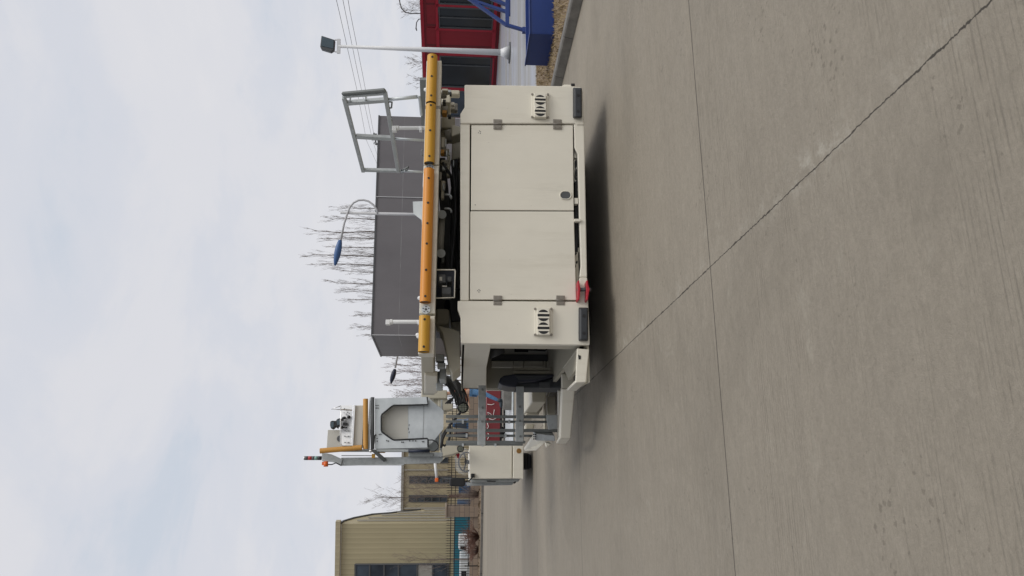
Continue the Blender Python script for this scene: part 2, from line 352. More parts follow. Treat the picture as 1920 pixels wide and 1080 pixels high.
# pits
vor = t.n.new('ShaderNodeTexVoronoi'); vor.inputs['Scale'].default_value = 24; vor.inputs['Randomness'].default_value = 1; vm = t.n.new('ShaderNodeVectorMath'); vm.operation = 'ADD'; t.l.new(t.tc.outputs['Object'], vm.inputs[0]); vc = t.n.new('ShaderNodeCombineXYZ'); t.put(t.math('MULTIPLY', t.noise(38, 4, 0.8), 0.05), vc.inputs[0]); t.put(t.math('MULTIPLY', t.noise(46, 4, 0.8, loc=(4, 4, 0)), 0.05), vc.inputs[1]); t.l.new(vc.outputs[0], vm.inputs[1]); t.l.new(vm.outputs[0], vor.inputs['Vector'])
pit = t.math('LESS_THAN', vor.outputs['Distance'], t.math('MULTIPLY', t.ramp(t.noise(1.6, 4, 0.6, loc=(5, 2, 0)), [(0.5, 0.0), (0.66, 1.0)]), 0.26))
base = t.mix(t.math('MULTIPLY', pit, 0.4), base, (0.10, 0.085, 0.07))
stn = t.math('MULTIPLY', t.ramp(t.noise(0.55, 5, 0.65, (1, 1, 1), 0.8, loc=(7, 11, 0)), [(0.52, 0.0), (0.66, 1.0)]), 0.28)
base = t.mix(stn, base, (0.165, 0.148, 0.125))
spt = t.ramp(t.noise(5.5, 3, 0.7, loc=(2, 9, 0)), [(0.70, 0.0), (0.735, 0.45)])
base = t.mix(spt, base, (0.10, 0.09, 0.08))
# white-ish laitance smears
sm = t.ramp(t.noise(2.4, 6, 0.7, (1, 1, 1), 1.2, loc=(9, 4, 0)), [(0.6, 0.0), (0.75, 0.35)])
base = t.mix(sm, base, (0.38, 0.36, 0.32))
jn = t.math('MULTIPLY', t.math('SUBTRACT', t.noise(1.6, 5, 0.75), 0.5), 0.018)
jnf = t.math('MULTIPLY', t.math('SUBTRACT', t.noise(22, 4, 0.8), 0.5), 0.028)
dx = t.math('ADD', t.math('SUBTRACT', X_, JX1), t.math('ADD', jn, jnf))
adx = t.math('ABSOLUTE', dx)
wid = t.math('ADD', 0.0028, t.math('MULTIPLY', t.ramp(t.noise(5.0, 5, 0.75), [(0.5, 0.0), (0.75, 1.0)]), 0.009))
jx = t.math('LESS_THAN', adx, wid)
hd = t.math('ABSOLUTE', t.math('SUBTRACT', dx, 0.035)); hf = t.ramp(hd, [(0.0, 1.0), (0.12, 0.0)])
halo = t.math('MULTIPLY', t.math('MULTIPLY', hf, t.ramp(t.noise(9.0, 6, 0.8, loc=(1, 7, 0)), [(0.48, 0.0), (0.62, 1.0)])), t.ramp(t.noise(0.8, 3, 0.6), [(0.42, 0.1), (0.6, 0.9)]))
base = t.mix(t.math('MULTIPLY', halo, 0.8), base, (0.43, 0.41, 0.375))
jys = None
for k, (yy, w) in enumerate(((JY1, 0.0048), (JY2, 0.006), (JY3, 0.009), (JY3+4.6, 0.01), (JY3+9.3, 0.012), (JY3+15, 0.014), (JY3+21, 0.014))):
    h = t.math('LESS_THAN', t.math('ABSOLUTE', t.math('ADD', t.math('SUBTRACT', Y_, yy), t.math('MULTIPLY', jn, 0.6))), w)
    jys = h if jys is None else t.math('MAXIMUM', jys, h)
jx2 = t.math('MAXIMUM', t.math('LESS_THAN', t.math('ABSOLUTE', t.math('ADD', X_, 5.0-JX1)), 0.006), t.math('LESS_THAN', t.math('ABSOLUTE', t.math('ADD', X_, 10.0-JX1)), 0.006))
joint = t.math('MAXIMUM', t.math('MAXIMUM', jx, jys), jx2)
base = t.mix(t.math('MULTIPLY', joint, 0.9), base, (0.035, 0.03, 0.026))
# darker band with soft edges across the concrete
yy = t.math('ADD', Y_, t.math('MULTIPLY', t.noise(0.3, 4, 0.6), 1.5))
band_fac = t.math('MULTIPLY', t.math('SMOOTH_MIN', t.math('MULTIPLY', t.math('SUBTRACT', yy, BAND0), 0.8, clamp=True), t.math('MULTIPLY', t.math('SUBTRACT', BAND1+0.7, yy), 0.8, clamp=True), 0.3), 1.0, clamp=True)
base = t.mix(t.math('MULTIPLY', band_fac, 0.4), base, (0.12, 0.11, 0.10))
base = t.mix(1.0, base, (0.975, 0.965, 0.905), 'MULTIPLY')
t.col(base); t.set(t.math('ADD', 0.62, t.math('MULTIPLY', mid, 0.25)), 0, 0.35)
hh = t.math('SUBTRACT', t.math('ADD', t.math('MULTIPLY', fine, 0.5), t.math('MULTIPLY', grit, 0.35)), t.math('ADD', t.math('MULTIPLY', gg, 0.45), t.math('MULTIPLY', joint, 3.0)))
t.bump(hh, 0.8, 0.01); M['concrete'] = t.m
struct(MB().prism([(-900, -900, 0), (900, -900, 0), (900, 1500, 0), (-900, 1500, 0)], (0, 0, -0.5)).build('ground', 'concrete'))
# right: kerb, verge, pavement
t = NT('kerb_stone'); a = t.noise(6, 6, 0.65); t.col(t.ramp(a, [(0.3, (0.10, 0.095, 0.085)), (0.7, (0.19, 0.18, 0.165))])); t.set(0.8)
s4 = t.n.new('ShaderNodeSeparateXYZ'); t.l.new(t.tc.outputs['Object'], s4.inputs[0])
jk = t.math('LESS_THAN', t.math('FRACT', t.math('DIVIDE', s4.outputs[1], 1.0)), 0.012)
t.col(t.mix(jk, t.ramp(a, [(0.3, (0.11, 0.105, 0.095)), (0.7, (0.20, 0.19, 0.175))]), (0.03, 0.03, 0.03))); t.bump(a, 0.4, 0.01); M['kerb_stone'] = t.m
KH = 0.14
struct(MB().prism([(KX, -12, 0), (KX+0.03, -12, KH-0.02), (KX+0.05, -12, KH), (KX+0.17, -12, KH), (KX+0.17, -12, -0.02)], (0, 60, 0)).build('kerb', 'kerb_stone', bevel=0.008))
t = NT('pavement_wet'); a = t.noise(1.2, 6, 0.65, (0.25, 1.3, 1)); b = t.noise(0.5, 4, 0.6, (0.12, 1.2, 1), loc=(3, 3, 0))
t.col(t.mix(t.ramp(b, [(0.42, 0.0), (0.6, 1.0)]), t.ramp(a, [(0.3, (0.17, 0.17, 0.155)), (0.7, (0.30, 0.29, 0.27))]), (0.36, 0.385, 0.44)))
t.set(t.ramp(b, [(0.4, 0.6), (0.6, 0.3)]), 0, 0.5); M['pavement_wet'] = t.m
struct(MB().prism([(KX+0.17, -12, KH-0.02), (90, -12, KH-0.02), (90, 48, KH-0.02), (KX+0.17, 48, KH-0.02)], (0, 0, -0.1)).build('pavement', 'pavement_wet'))
GYE = PZ(1004, 145, KH).y
t = NT('dry_earth'); a = t.noise(9, 6, 0.7); b = t.noise(45, 4, 0.7)
t.col(t.mix(0.5, t.ramp(a, [(0.3, (0.15, 0.11, 0.075)), (0.7, (0.30, 0.235, 0.17))]), t.ramp(b, [(0.3, (0.10, 0.075, 0.05)), (0.7, (0.32, 0.25, 0.18))]))); t.set(0.95, 0, 0.1)
t.bump(b, 0.8, 0.02); M['dry_earth'] = t.m
struct(MB().prism([(KX+0.171, -12, KH-0.016), (KX+3.2, -12, KH-0.016), (KX+3.2, GYE, KH-0.016), (KX+0.171, GYE, KH-0.016)], (0, 0, -0.003)).build('verge', 'dry_earth'))
g = MB()
for i in range(9000):
    x = KX+0.2+random.random()**1.3*2.9; y = -2+random.random()*(GYE+1.9); z = KH-0.016
    if random.random() < 0.35 and x < KX+0.45: continue
    h = random.uniform(0.02, 0.06); a = random.random()*6.28; w = random.uniform(0.004, 0.012)
    dx_, dy_ = math.cos(a)*w, math.sin(a)*w; lx, ly = random.uniform(-1, 1)*h, random.uniform(-1, 1)*h
    v = [g.bm.verts.new(p) for p in ((x-dx_, y-dy_, z), (x+dx_, y+dy_, z), (x+lx, y+ly, z+h))]; g.bm.faces.new(v)
simple('straw', (0.30, 0.23, 0.13), 0.9, 0, 0.35, 6)
tag(g.build('dry_grass', 'straw'), 'short dry straw coloured grass on the verge behind the kerb', 'grass', kind='stuff')
# far left kerb, verge
FK = 44.0
def fl(lat, d, z=0.0): return Vector((CAM.x, CAM.y, 0)) + FH*d + RH*lat + ZZ*z
struct(MB().prism([fl(-80, FK), fl(-80, FK, 0.14), fl(-80, FK+0.3, 0.14), fl(-80, FK+0.3)], RH*86).build('far_kerb', 'kerb_stone'))
struct(MB().prism([fl(-80, FK+0.3, 0.13), fl(6, FK+0.3, 0.13), fl(6, FK+6.1, 0.13), fl(-80, FK+6.1, 0.13)], (0, 0, -0.1)).build('far_verge', 'dry_earth'))
struct(MB().prism([fl(-300, FK+6, 0.05), fl(300, FK+6, 0.05), fl(400, 900, 0.05), fl(-400, 900, 0.05)], (0, 0, -0.04)).build('far_ground', 'dry_earth'))
# ================================================================== THE TRUCK
VL = 'cream white mining lift truck with yellow bumpered platform and galvanised man basket'
T = thing('scissor_lift_truck', (1.4, 2.5, 0), VL, 'utility truck')
XR = PY(1000, 160, 0).x; XL = 0.0
# --- front housing
FRH = MB()
FRH.plate([(871, 159), (873, 158.5), (1066, 161), (1090, 163), (1093, 170), (1095.5, 234), (1082, 234), (1078, 231.5), (863.5, 231.5), (863, 213), (871, 201)], -0.03, 0.06)
FRH.plate([(858, 564), (1082.5, 565.5), (1087, 520), (1101, 520), (1106, 640), (1105.5, 647), (866, 644), (864, 642), (863.5, 594), (858, 580)], -0.03, 0.06)
hous = FRH.build('front_panel', 'white_paint', T, bevel=0.014, seg=3)
fb = MB(); fb.plate([(863, 232), (881.5, 232), (879.5, 563.5), (863, 563.5)], -0.015, 0.12)
fb.plate([(1076, 232), (1095.5, 232), (1101, 519.5), (1086.5, 519.5), (1089, 498), (1086, 400), (1083, 288), (1077, 277)], -0.018, 0.08)
fb.build('cross_beam', 'white_paint', T, bevel=0.01)
body = MB().box((0.95, 0.10, 0.34), (XR-0.02, 3.35, 1.46)); body.build('inner_body', 'void', T)
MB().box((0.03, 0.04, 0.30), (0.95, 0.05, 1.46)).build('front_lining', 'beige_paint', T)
MB().box((0.25, 0.50, 0.19), (XR-0.65, 3.2, 0.29)).build('belly_shade_block', 'void', T, bevel=0.01)  # added black block that deepens the shade under the truck
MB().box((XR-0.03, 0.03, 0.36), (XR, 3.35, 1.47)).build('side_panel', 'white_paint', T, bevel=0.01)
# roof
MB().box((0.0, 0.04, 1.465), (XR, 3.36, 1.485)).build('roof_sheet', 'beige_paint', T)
# --- doors
lp_ = PY(1035, 360, 0); paint('door_paint', (0.74, 0.71, 0.615), (lp_.x-1.4, lp_.z))
dr = MB().plate([(884, 234.5), (1074.5, 234.5), (1076, 394.5), (883, 394)], -0.022, 0.02).build('door', 'door_paint', T, bevel=0.006)
dl = MB().plate([(882, 395.7), (1076, 396.2), (1080.5, 562.5), (881.5, 561.5)], -0.022, 0.02).build('door', 'white_paint', T, bevel=0.006)
def hinge(xc, yc, par):
    h = MB().prect(xc-8, xc+8, yc-9, yc-1.5, -0.036, 0.012); h.prect(xc-8, xc+8, yc+1.5, yc+9, -0.036, 0.012)
    h.tube(PY(xc-8, yc, -0.038), PY(xc+8, yc, -0.038), 0.008); ho = h.build('hinge', 'hinge_steel', par, bevel=0.003)
    b = MB()
    for dx_ in (-4, 4):
        for dy_ in (-5.5, 5.5): p = PY(xc+dx_, yc+dy_, -0.040); b.tube(p, p+Vector((0, 0.006, 0)), 0.006)
    b.build('bolt', 'hinge_steel', par)
for xc in (933, 1045): hinge(xc, 232.5, dr)
for xc in (933, 1051): hinge(xc, 563, dl)
def oval(px, py, hx, hy, Y, th, mat, name, par):
    pts = [(px+hx*math.cos(a)*(1 if abs(math.cos(a)) < .5 else 1), py+hy*math.sin(a)) for a in [i*math.pi/12 for i in range(24)]]
    return MB().plate(pts, Y, th).build(name, mat, par)
rr = []
for i in range(24):
    a = i*math.pi/12; rr.append((1060.5+(2.5 if math.cos(a) > 0 else -2.5)+8*math.cos(a), 366+7.6*math.sin(a)))
MB().plate(rr, -0.026, 0.005).build('latch_recess', 'dark_grey', dr)
rim = MB(); rim.path([PY(x, y, -0.026) for x, y in rr], 0.006, 6, True); rim.build('latch_rim', 'white_paint', dr)
def dots(lst, par, Y=-0.0235, r=0.006):
    b = MB()
    for x, y in lst: p = PY(x, y, Y); b.tube(p, p+Vector((0, 0.003, 0)), r, seg=8)
    return b.build('rivet_hole', 'dark_grey', par)
dots([(897, 249), (901, 247), (899, 245.5), (900.5, 250), (891, 384)], dr, r=0.005)
dots([(895.5, 545), (900, 545), (898, 543), (898, 547.5)], dl, r=0.005)
# --- vents
def vent(x0, x1, y0, y1):
    v = MB().prect(x0-2.5, x1+4, y0, y1, -0.042, 0.013); v.prect(x0+3, x1-1, y0-1, y1-1, -0.085, 0.045)
    vo = v.build('vent_box', 'white_paint', T, bevel=0.004)
    cy0, cy1 = y0+(y1-y0)*0.27, y0+(y1-y0)*0.74; cx0 = (x0+x1)/2+1
    h = MB(); sl_ = MB()
    for cyy in (cy0, cy1):
        c = PY(cx0, cyy, -0.087); h.tube(c, c+Vector((0, 0.004, 0)), 0.057, seg=24)
        for k in (-0.021, 0.021): sl_.box((c.x+k-0.008, -0.093, c.z-0.056), (c.x+k+0.008, -0.087, c.z+0.056))
    h.build('grille_opening', 'black', vo); sl_.build('grille_bar', 'white_paint', vo)
    b = MB()
    for x, y in ((x0-1, y0+1.5), (x1+2.5, y0+1.5), (x0-1, y1-1), (x1+2.5, y1-1)):
        p = PY(x, y, -0.05); b.tube(p, p+Vector((0, 0.01, 0)), 0.012, seg=10)
    b.build('screw', 'hinge_steel', vo)
vent(999, 1025, 175, 220); vent(1004.5, 1031.5, 577.5, 628.5)
# --- bumper pads
def pad(x0, x1, y0, y1):
    a = MB(); P = lambda x, y, Y: PY(x, y, Y)
    a.solid([P(x0, y0, -0.03), P(x1, y0, -0.03), P(x1, y1, -0.03), P(x0, y1, -0.03)], [P(x0+4, y0+3, -0.10), P(x1-1, y0+3, -0.10), P(x1-1, y1-3, -0.10), P(x0+4, y1-3, -0.10)])
    o = a.build('bumper_pad', 'bumper_rubber', T, bevel=0.012, seg=3); b = MB()
    for yy in (y0+(y1-y0)*0.25, y0+(y1-y0)*0.76): p = P((x0+x1)/2+1.5, yy, -0.104); b.tube(p, p+Vector((0, 0.006, 0)), 0.016, seg=12)
    b.build('bolt_hole', 'black', o)
pad(1073.5, 1091.5, 164, 222); pad(1084, 1103, 576, 640)
# --- towing lugs
tb = MB()
for xx in (1084, 1100):
    tb.plate([(xx-1, 526), (xx+2.5, 525), (xx+3.2, 533), (xx+6 if xx > 1090 else xx+4.5, 542), (xx+3.2, 556), (xx+2.5, 563), (xx-1, 562), (xx-0.5, 545)], -0.13, 0.11)
to = tb.build('tow_lug', 'red_lug', T, bevel=0.006)
MB().tube(PY(1082, 543, -0.09), PY(1108, 543, -0.09), 0.019).build('tow_pin', 'dark_grey', to)
# small bits in the slot under the doors
sb = MB().prect(1076, 1083, 283, 296, 0.04, 0.05); sb.prect(1076.5, 1083.5, 299, 340, 0.05, 0.04)
sb.prect(1077, 1084, 371, 382, -0.01, 0.05); sb.prect(1077, 1089, 410, 415, -0.045, 0.05); sb.build('slot_fitting', 'white_paint', T, bevel=0.004)
ch = MB()
for k in range(3): ch.path([PY(1079+k*1.5, y, 0.05+0.01*math.sin(y*.3+k)) for y in range(300, 515, 8)], 0.007, 6)
ch.build('cable', 'rubber', T)
rv = MB(); rv.prism([(XR, 0.02, 0.36), (XR+0.05, 0.04, 0.36), (XR+0.05, 0.04, 0.44), (XR, 0.02, 0.50)], (0, 0.35, 0)); rv.build('side_step', 'white_paint', T, bevel=0.008)
q = MB(); q.prect(1071, 1078, 156.5, 159.5, 0.015, 0.02); q.build('step_slot', 'black', T)
# --- left skirt (cab side) and cab inside
YB = PX(864, 729, 0.0).y
zt = 1.487
def SX(x, y, X=0.0): return PX(x, y, X)
lw = MB(); lw.prism([SX(864.5, 646), SX(864.5, 729), SX(912, 729), SX(912, 690), SX(919.5, 654), SX(919.5, 646)], (0.03, 0, 0)); lw.build('cab_side_skirt', 'white_paint', T, bevel=0.008)
zcut = SX(912, 729).z
ft = MB(); ft.box((0.0, 0.04, 0.28), (0.03, 0.22, SX(919, 650).z)); ft.build('door_jamb', 'beige_paint', T)
rw = MB(); rw.box((0.0, YB-0.06, 0.30), (1.0, YB, 1.46)); rw.build('rear_bulkhead', 'beige_paint', T)
RY = YB-0.07
inn = MB(); inn.prect(925, 1062, 647, 665, RY-0.03, 0.025); inn.build('cab_wall_panel', 'box_grey', T, bevel=0.004)
inn = MB(); inn.prect(922, 1062, 664.5, 676, RY-0.06, 0.04); inn.build('cab_wall_band', 'dark_grey', T)
inn = MB()
for a, b in ((963, 981), (983.5, 1018), (1019.5, 1023), (1026, 1042), (1043.5, 1056)): inn.prect(a, b, 677, 688, RY-0.1, 0.06)
inn.prect(922, 962, 677, 688.5, RY-0.12, 0.08); inn.build('cab_locker', 'white_paint', T, bevel=0.006)
inn = MB(); inn.prect(965, 1056, 689, 694.5, 2.35, 0.05); inn.prect(962, 1055, 695.5, 701.5, 2.25, 0.12); inn.build('cab_rail', 'beige_paint', T, bevel=0.01)
p = PY(976, 654, RY-0.05); MB().box((p.x-0.045, p.y-0.02, p.z-0.10), (p.x+0.02, p.y, p.z+0.08)).build('port', 'black', T)
c0 = PY(1002, 655, RY-0.08); MB().path([c0, c0+Vector((.02, -.02, -.06)), c0+Vector((0.05, -.03, -.12)), c0+Vector((.03, -.03, -.2)), c0+Vector((-.02, -.02, -.14)), c0+Vector((.0, 0, .15))], 0.012, 6).build('cable', 'rubber', T)
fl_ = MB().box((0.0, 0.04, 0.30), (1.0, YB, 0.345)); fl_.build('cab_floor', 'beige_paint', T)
# lamp under skirt
p = PY(931, 657, 2.2); MB().tube(p+Vector((0, 0, .08)), p+Vector((0.0, 0, -.10)), 0.11, 0.03, 14).build('cab_lamp', 'dark_grey', T)
# seat (seen from the side)
SY = 2.15
seat = MB().plate([(935, 718), (938, 709), (945, 704), (962, 701.5), (1036, 701.5), (1041, 704), (1032, 708.5), (1008, 714.5), (972, 717.5), (968, 726), (955, 725), (942, 722)], SY, 0.42).build('seat_back', 'seat_vinyl', T, bevel=0.03, seg=3)
MB().plate([(965, 703), (1028, 703), (1022, 707), (1003, 711), (972, 712)], SY-0.012, 0.03).build('back_cushion', 'cushion', seat, bevel=0.01)
s2 = MB().plate([(966, 718), (1012, 716), (1040, 708), (1054, 702), (1054, 727), (966, 727)], SY+0.1, 0.42).build('seat_base', 'cushion', T, bevel=0.02)
MB().prect(1012, 1031, 717, 727.5, SY+0.05, 0.02).build('seat_label_frame', 'dark_grey', s2)
MB().box((-0.02, YB-0.03, 0.30), (0.015, YB+0.02, zcut)).build('rear_post', 'white_paint', T)
# --- corner step and bent side beam
P = PY
c1 = MB(); c1.plate([(1082, 653), (1105, 655), (1099, 716.5), (1079, 718)], -0.01, 0.03)
a0, a1, b0, b1 = PY(1079, 718, -0.01), PY(1099, 716.5, -0.01), PD(1063, 733, 7.55), PD(1081.5, 733, 7.55)
c1.solid([a0, a1, a1+Vector((0.03, .01, 0)), a0+Vector((0.03, .01, 0))], [b0, b1, b1+Vector((0.03, .01, 0)), b0+Vector((0.03, .01, 0))])
co = c1.build('corner_step', 'white_paint', T, bevel=0.008)
ztr = PY(1082, 653, 0).z
tr = MB(); e0, e1 = PZ(1056, 690, ztr-0.02), PZ(1056, 702, ztr-0.02)
tr.prism([Vector((0.0, 0.03, ztr-0.10)), Vector((PY(1079, 716, 0).x, 0.03, ztr-0.10)), Vector((b0.x+0.04, b0.y, ztr-0.10)), Vector((0, 1.0, ztr-0.10))], (0, 0, -0.02)); tr.build('step_tread', 'beige_paint', T)
gs = MB(); gs.solid([PY(1083, 653, 0.0), PY(1086, 654, 0.0), PY(1086, 654, 0.02), PY(1083, 653, 0.02)], [PD(1055, 690, 8.0), PD(1058, 692, 8.0), PD(1058, 691, 8.05), PD(1055, 689, 8.05)])
gs.prism([PY(1083, 653.5, 0.02), PD(1056, 690, 8.0), PD(1066, 712, 7.7), PY(1081, 690, 0.02)], (0, 0, -0.03)); gs.build('step_gusset', 'beige_paint', T)
hl = PY(1087, 668, -0.012); MB().plate([(1084, 665), (1089, 667), (1089, 673), (1085, 674)], -0.014, 0.003).build('chipped_mark', 'black', co)
sbm = MB(); q0 = [PD(1054, 702, 7.9), PD(1054, 733, 7.77), PD(1078, 733, 7.77), PD(1078, 702, 7.9)]
q1 = [PD(1054, 730, 7.78), PD(1050, 822, 8.1), PD(1069.5, 822, 8.1), PD(1078, 730, 7.78)]
sbm.prism(q1, FH*0.12); sbm.prism([PD(1054, 702, 8.0), PD(1054, 731, 7.85), PD(1076, 731, 7.85), PD(1076, 702, 8.0)], FH*0.1)
sbm.solid([PD(1050, 822, 8.1), PD(1069.5, 822, 8.1), PD(1069.5, 822, 8.1)+FH*.12, PD(1050, 822, 8.1)+FH*.12], [PD(1043, 832, 8.7), PD(1062, 832, 8.7), PD(1062, 829, 8.9), PD(1043, 829, 8.9)])
sbm.build('side_beam', 'white_paint', T, bevel=0.01)
st_ = MB(); st_.prism([PD(1047, 733, 8.9), PD(1047, 822, 8.9), PD(1051, 822, 8.9), PD(1051, 733, 8.9)], FH*0.08); st_.build('sill_rail', 'white_paint', T)
# chassis seen through the railing
CYY = 4.6
cb = MB()
cb.plate([(998, 736), (1002, 736), (1012, 737), (1012, 757), (1018, 760), (1017, 768), (1011, 773), (1011, 778), (985, 778), (990, 768), (998, 758)], CYY, 0.5)
cb.plate([(1002, 746), (1012, 746), (1013, 758), (1000, 760)], CYY-0.2, 0.2)
cb.plate([(985, 795), (1003, 795), (1000, 806), (985, 806)], CYY+0.2, 0.3)
cb.plate([(1014, 753), (1030, 736), (1033, 736), (1016, 757)], CYY-0.3, 0.08)
cb.plate([(1027, 743), (1042, 743), (1042, 778), (1027, 778)], CYY-0.1, 0.1); cb.plate([(1020, 753), (1024, 753), (1024, 812), (1020, 812)], CYY-0.2, 0.1)
cb.build('chassis_bracket', 'beige_paint', T, bevel=0.02)
MB().box((-0.1, 5.3, 0.30), (1.2, 5.36, 0.52)).build('chassis_shroud', 'dark_grey', T)
ca = MB().box((-0.1, 3.4, 0.30), (2.4, 6.2, 0.5)); ca.box((1.25, 3.4, 0.5), (2.4, 10.2, 1.1)); ca.build('chassis_frame', 'beige_paint', T, bevel=0.02)
dg = MB(); dg.prism([PD(983, 844, 9.6), PD(985, 846, 9.6), PD(1005, 845, 9.2), PD(1026, 826, 9.0), PD(1005, 812, 9.0), PD(1001, 818, 9.1)], FH*0.12)
dg.prism([PD(1023, 830, 8.9), PD(1024, 840, 8.9), PD(1034, 833, 8.9)], FH*0.1); dg.build('step_bracket', 'white_paint', T, bevel=0.01)
gb = MB(); gb.prism([PD(1003, 813, 8.95), PD(1040, 817, 8.9), PD(1041, 827, 8.9), PD(1005, 826, 8.95)], FH*0.3); gb.prism([PD(1024, 778, 8.9), PD(1045, 778, 8.9), PD(1045, 804, 8.9), PD(1028, 806, 8.9)], FH*0.015)
gb.build('galvanised_step', 'galvanised', T, bevel=0.006)
sp = MB()
for i in range(3):
    for j in range(2): p = PD(1001+j*3.2, 815+i*4, 8.93); sp.prism([p+RC*-.008+UC*-.008, p+RC*.008+UC*-.008, p+RC*.008+UC*.008, p+RC*-.008+UC*.008], FH*0.004)
sp.build('step_hole', 'black', T)
# --- galvanised guard rail beside the cab
GY = 2.15
gr1 = MB()
def vb(x0, x1, yc, hw, Y, th): a = PY(x0, yc, Y); b = PY(x1, yc, Y); gr1.box((a.x-hw, Y, min(a.z, b.z)), (a.x+hw, Y+th, max(a.z, b.z)))
for yc, hw, dY, xb in ((780.5, 0.017, 0.1, 1042), (790, 0.014, 0.42, 1030), (806.5, 0.018, 0.1, 1048), (816.5, 0.014, 0.42, 1030), (828.5, 0.016, 0.1, 985), (833, 0.014, 0.42, 980)):
    vb(836, xb, yc, hw, GY+dY, 0.035)
gpost = gr1.build('guard_post', 'galvanised_dark', T)
gr2 = MB()
for x0, x1, y0, y1 in ((897, 911, 723, 833), (968, 982, 725, 826)):
    a = PY((x0+x1)/2, y0, GY); b = PY((x0+x1)/2, y1, GY); h = (x1-x0)*0.5*9.1/1400
    gr2.bar(a, b, h*2, 0.05)
    gr2.bar(PY((x0+x1)/2-1, y0+65, GY-0.02), PY((x0+x1)/2-1, y1+2, GY-0.02), h*2.1, 0.05)
gr2.build('guard_rail', 'galvanised', T, bevel=0.005)
bo = MB()
for x, y in ((905, 730), (905, 764), (904, 790), (975, 762), (975, 789), (976, 818)): p = PY(x, y, GY-0.06); bo.tube(p, p+Vector((0, 0.03, 0)), 0.014, seg=8)
bo.build('rail_bolt', 'galvanised_dark', T)
cl = MB()
for x, y in ((868, 790), (875, 816), (905, 833), (929, 833), (868, 833), (955, 790), (948, 816)):
    p = PY(x, y, GY+0.40); cl.box((p.x-0.022, GY+0.40, p.z-0.012), (p.x+0.022, GY+0.47, p.z+0.012))
cl.build('rail_clip', 'galvanised_bright', T)
# --- wheels
def wheel(x, y, r, w, par=T):
    t_ = MB(); ring = []
    prof = [(-w/2, r*0.62), (-w/2, r*0.9), (-w*0.42, r*0.97), (-w*0.3, r), (w*0.3, r), (w*0.42, r*0.97), (w/2, r*0.9), (w/2, r*0.62)]
    N = 36; rows = []
    for (px_, rad) in prof: rows.append([t_.bm.verts.new((x+px_, y+math.cos(2*math.pi*k/N)*rad, r+math.sin(2*math.pi*k/N)*rad)) for k in range(N)])
    for i in range(len(rows)-1):
        for k in range(N): t_.bm.faces.new((rows[i][k], rows[i+1][k], rows[i+1][(k+1) % N], rows[i][(k+1) % N])).smooth = True
    for k in range(24):
        a = 2*math.pi*k/24; c = Vector((x, y+math.cos(a)*r, r+math.sin(a)*r))
        t_.bar(c+Vector((-w*0.42, 0, 0)), c+Vector((w*0.42, 0, 0)), 0.03, 0.05)
    wo = MB(); wo.tube((x-w*0.42, y, r), (x+w*0.42, y, r), r*0.63, seg=28)
    ty = t_.build('wheel', 'rubber', par, whole=True); wo.build('rim', 'beige_paint', ty)
wheel(0.55, 1.55, 0.42, 0.32); wheel(2.45, 1.55, 0.42, 0.32)
p = PZ(1000, 864, 0.0); p.y = 8.72; p.x = PY(990, 864, 8.72).x; wheel(p.x, p.y+0.25, 0.42, 0.32); wheel(2.3, p.y+0.25, 0.42, 0.32)
# --- platform
PYF = -0.12
tl, bl, tr_, br_ = PY(784, 664, PYF), PY(813, 664, PYF), PY(800, 113, PYF), PY(828, 113, PYF)
deck = MB()
KB = 3.3
dzl = 0.10
def seg_beam(y0, y1):
    def L(a, b, y): f = (y-113)/(664-113); return a[0]+(b[0]-a[0])*f
    d_ = MB(); T0 = PY(800+(784-800)*(y0-113)/551, y0, PYF); T1 = PY(800+(784-800)*(y1-113)/551, y1, PYF)
    B0 = PY(828+(813.5-828)*(y0-113)/551, y0, PYF); B1 = PY(828+(813.5-828)*(y1-113)/551, y1, PYF)
    return d_.prism([T0, B0, B1, T1], (0, 0.16, 0))
for y0, y1 in ((113.5, 198.5), (203.5, 308.5), (310.5, 588), (592, 664)): seg_beam(y0, y1).build('platform_beam', 'white_paint', T, bevel=0.006)
jb = seg_beam(198.6, 203.4)
jb.build('beam_joint', 'mesh_steel', T)
k0, k1 = SX(791.5, 741, tl.x), SX(815, 741, tl.x)
DB = k0.y
f0, f1 = SX(785.2, 664.5, tl.x), SX(812.5, 664.5, tl.x)
dk = MB(); dk.solid([Vector((f0.x+.002, PYF+0.165, f0.z-0.012)), Vector((f1.x+.002, PYF+0.165, f1.z+0.004)), Vector((br_.x-0.02, PYF+0.165, br_.z+0.01)), Vector((tr_.x-0.02, PYF+0.165, tr_.z-0.014))],
                   [Vector((k0.x+.002, DB, k0.z)), Vector((k1.x+.002, DB, k1.z)), Vector((br_.x-0.02, DB, br_.z+0.08)), Vector((tr_.x-0.02, DB, tr_.z+0.06))])
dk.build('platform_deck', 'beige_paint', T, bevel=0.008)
def tubeseg(y0, y1, mat, holes):
    def cx(y): return 810.8+(794.5-810.8)*(y-105)/(660-105)
    a, b = PY(cx(y0), y0, PYF-0.05), PY(cx(y1), y1, PYF-0.05); r = 0.052
    t_ = MB(); t_.tube(a, b, r, seg=28, cap=False); t_.tube(a, b, r*0.88, seg=28, cap=False)
    d = (b-a).normalized(); u = d.orthogonal().normalized(); w = d.cross(u)
    o = t_.build('bumper_tube', mat, T)
    h = MB()
    for y in holes: c = PY(cx(y)+0.3, y, PYF-0.05); h.tube(c+Vector((0, -r-0.003, 0)), c+Vector((0, -r+0.03, 0)), 0.0115, seg=12)
    h.build('bolt_hole', 'black', o)
    c = MB(); c.tube(a+d*0.01, a+d*0.02, r*0.88, seg=20); c.tube(b-d*0.02, b-d*0.01, r*0.88, seg=20); c.build('tube_inside', 'dark_grey', o)
tubeseg(105.5, 194, 'yellow', (112, 148, 184)); tubeseg(197.5, 306.5, 'yellow', (202, 249, 297))
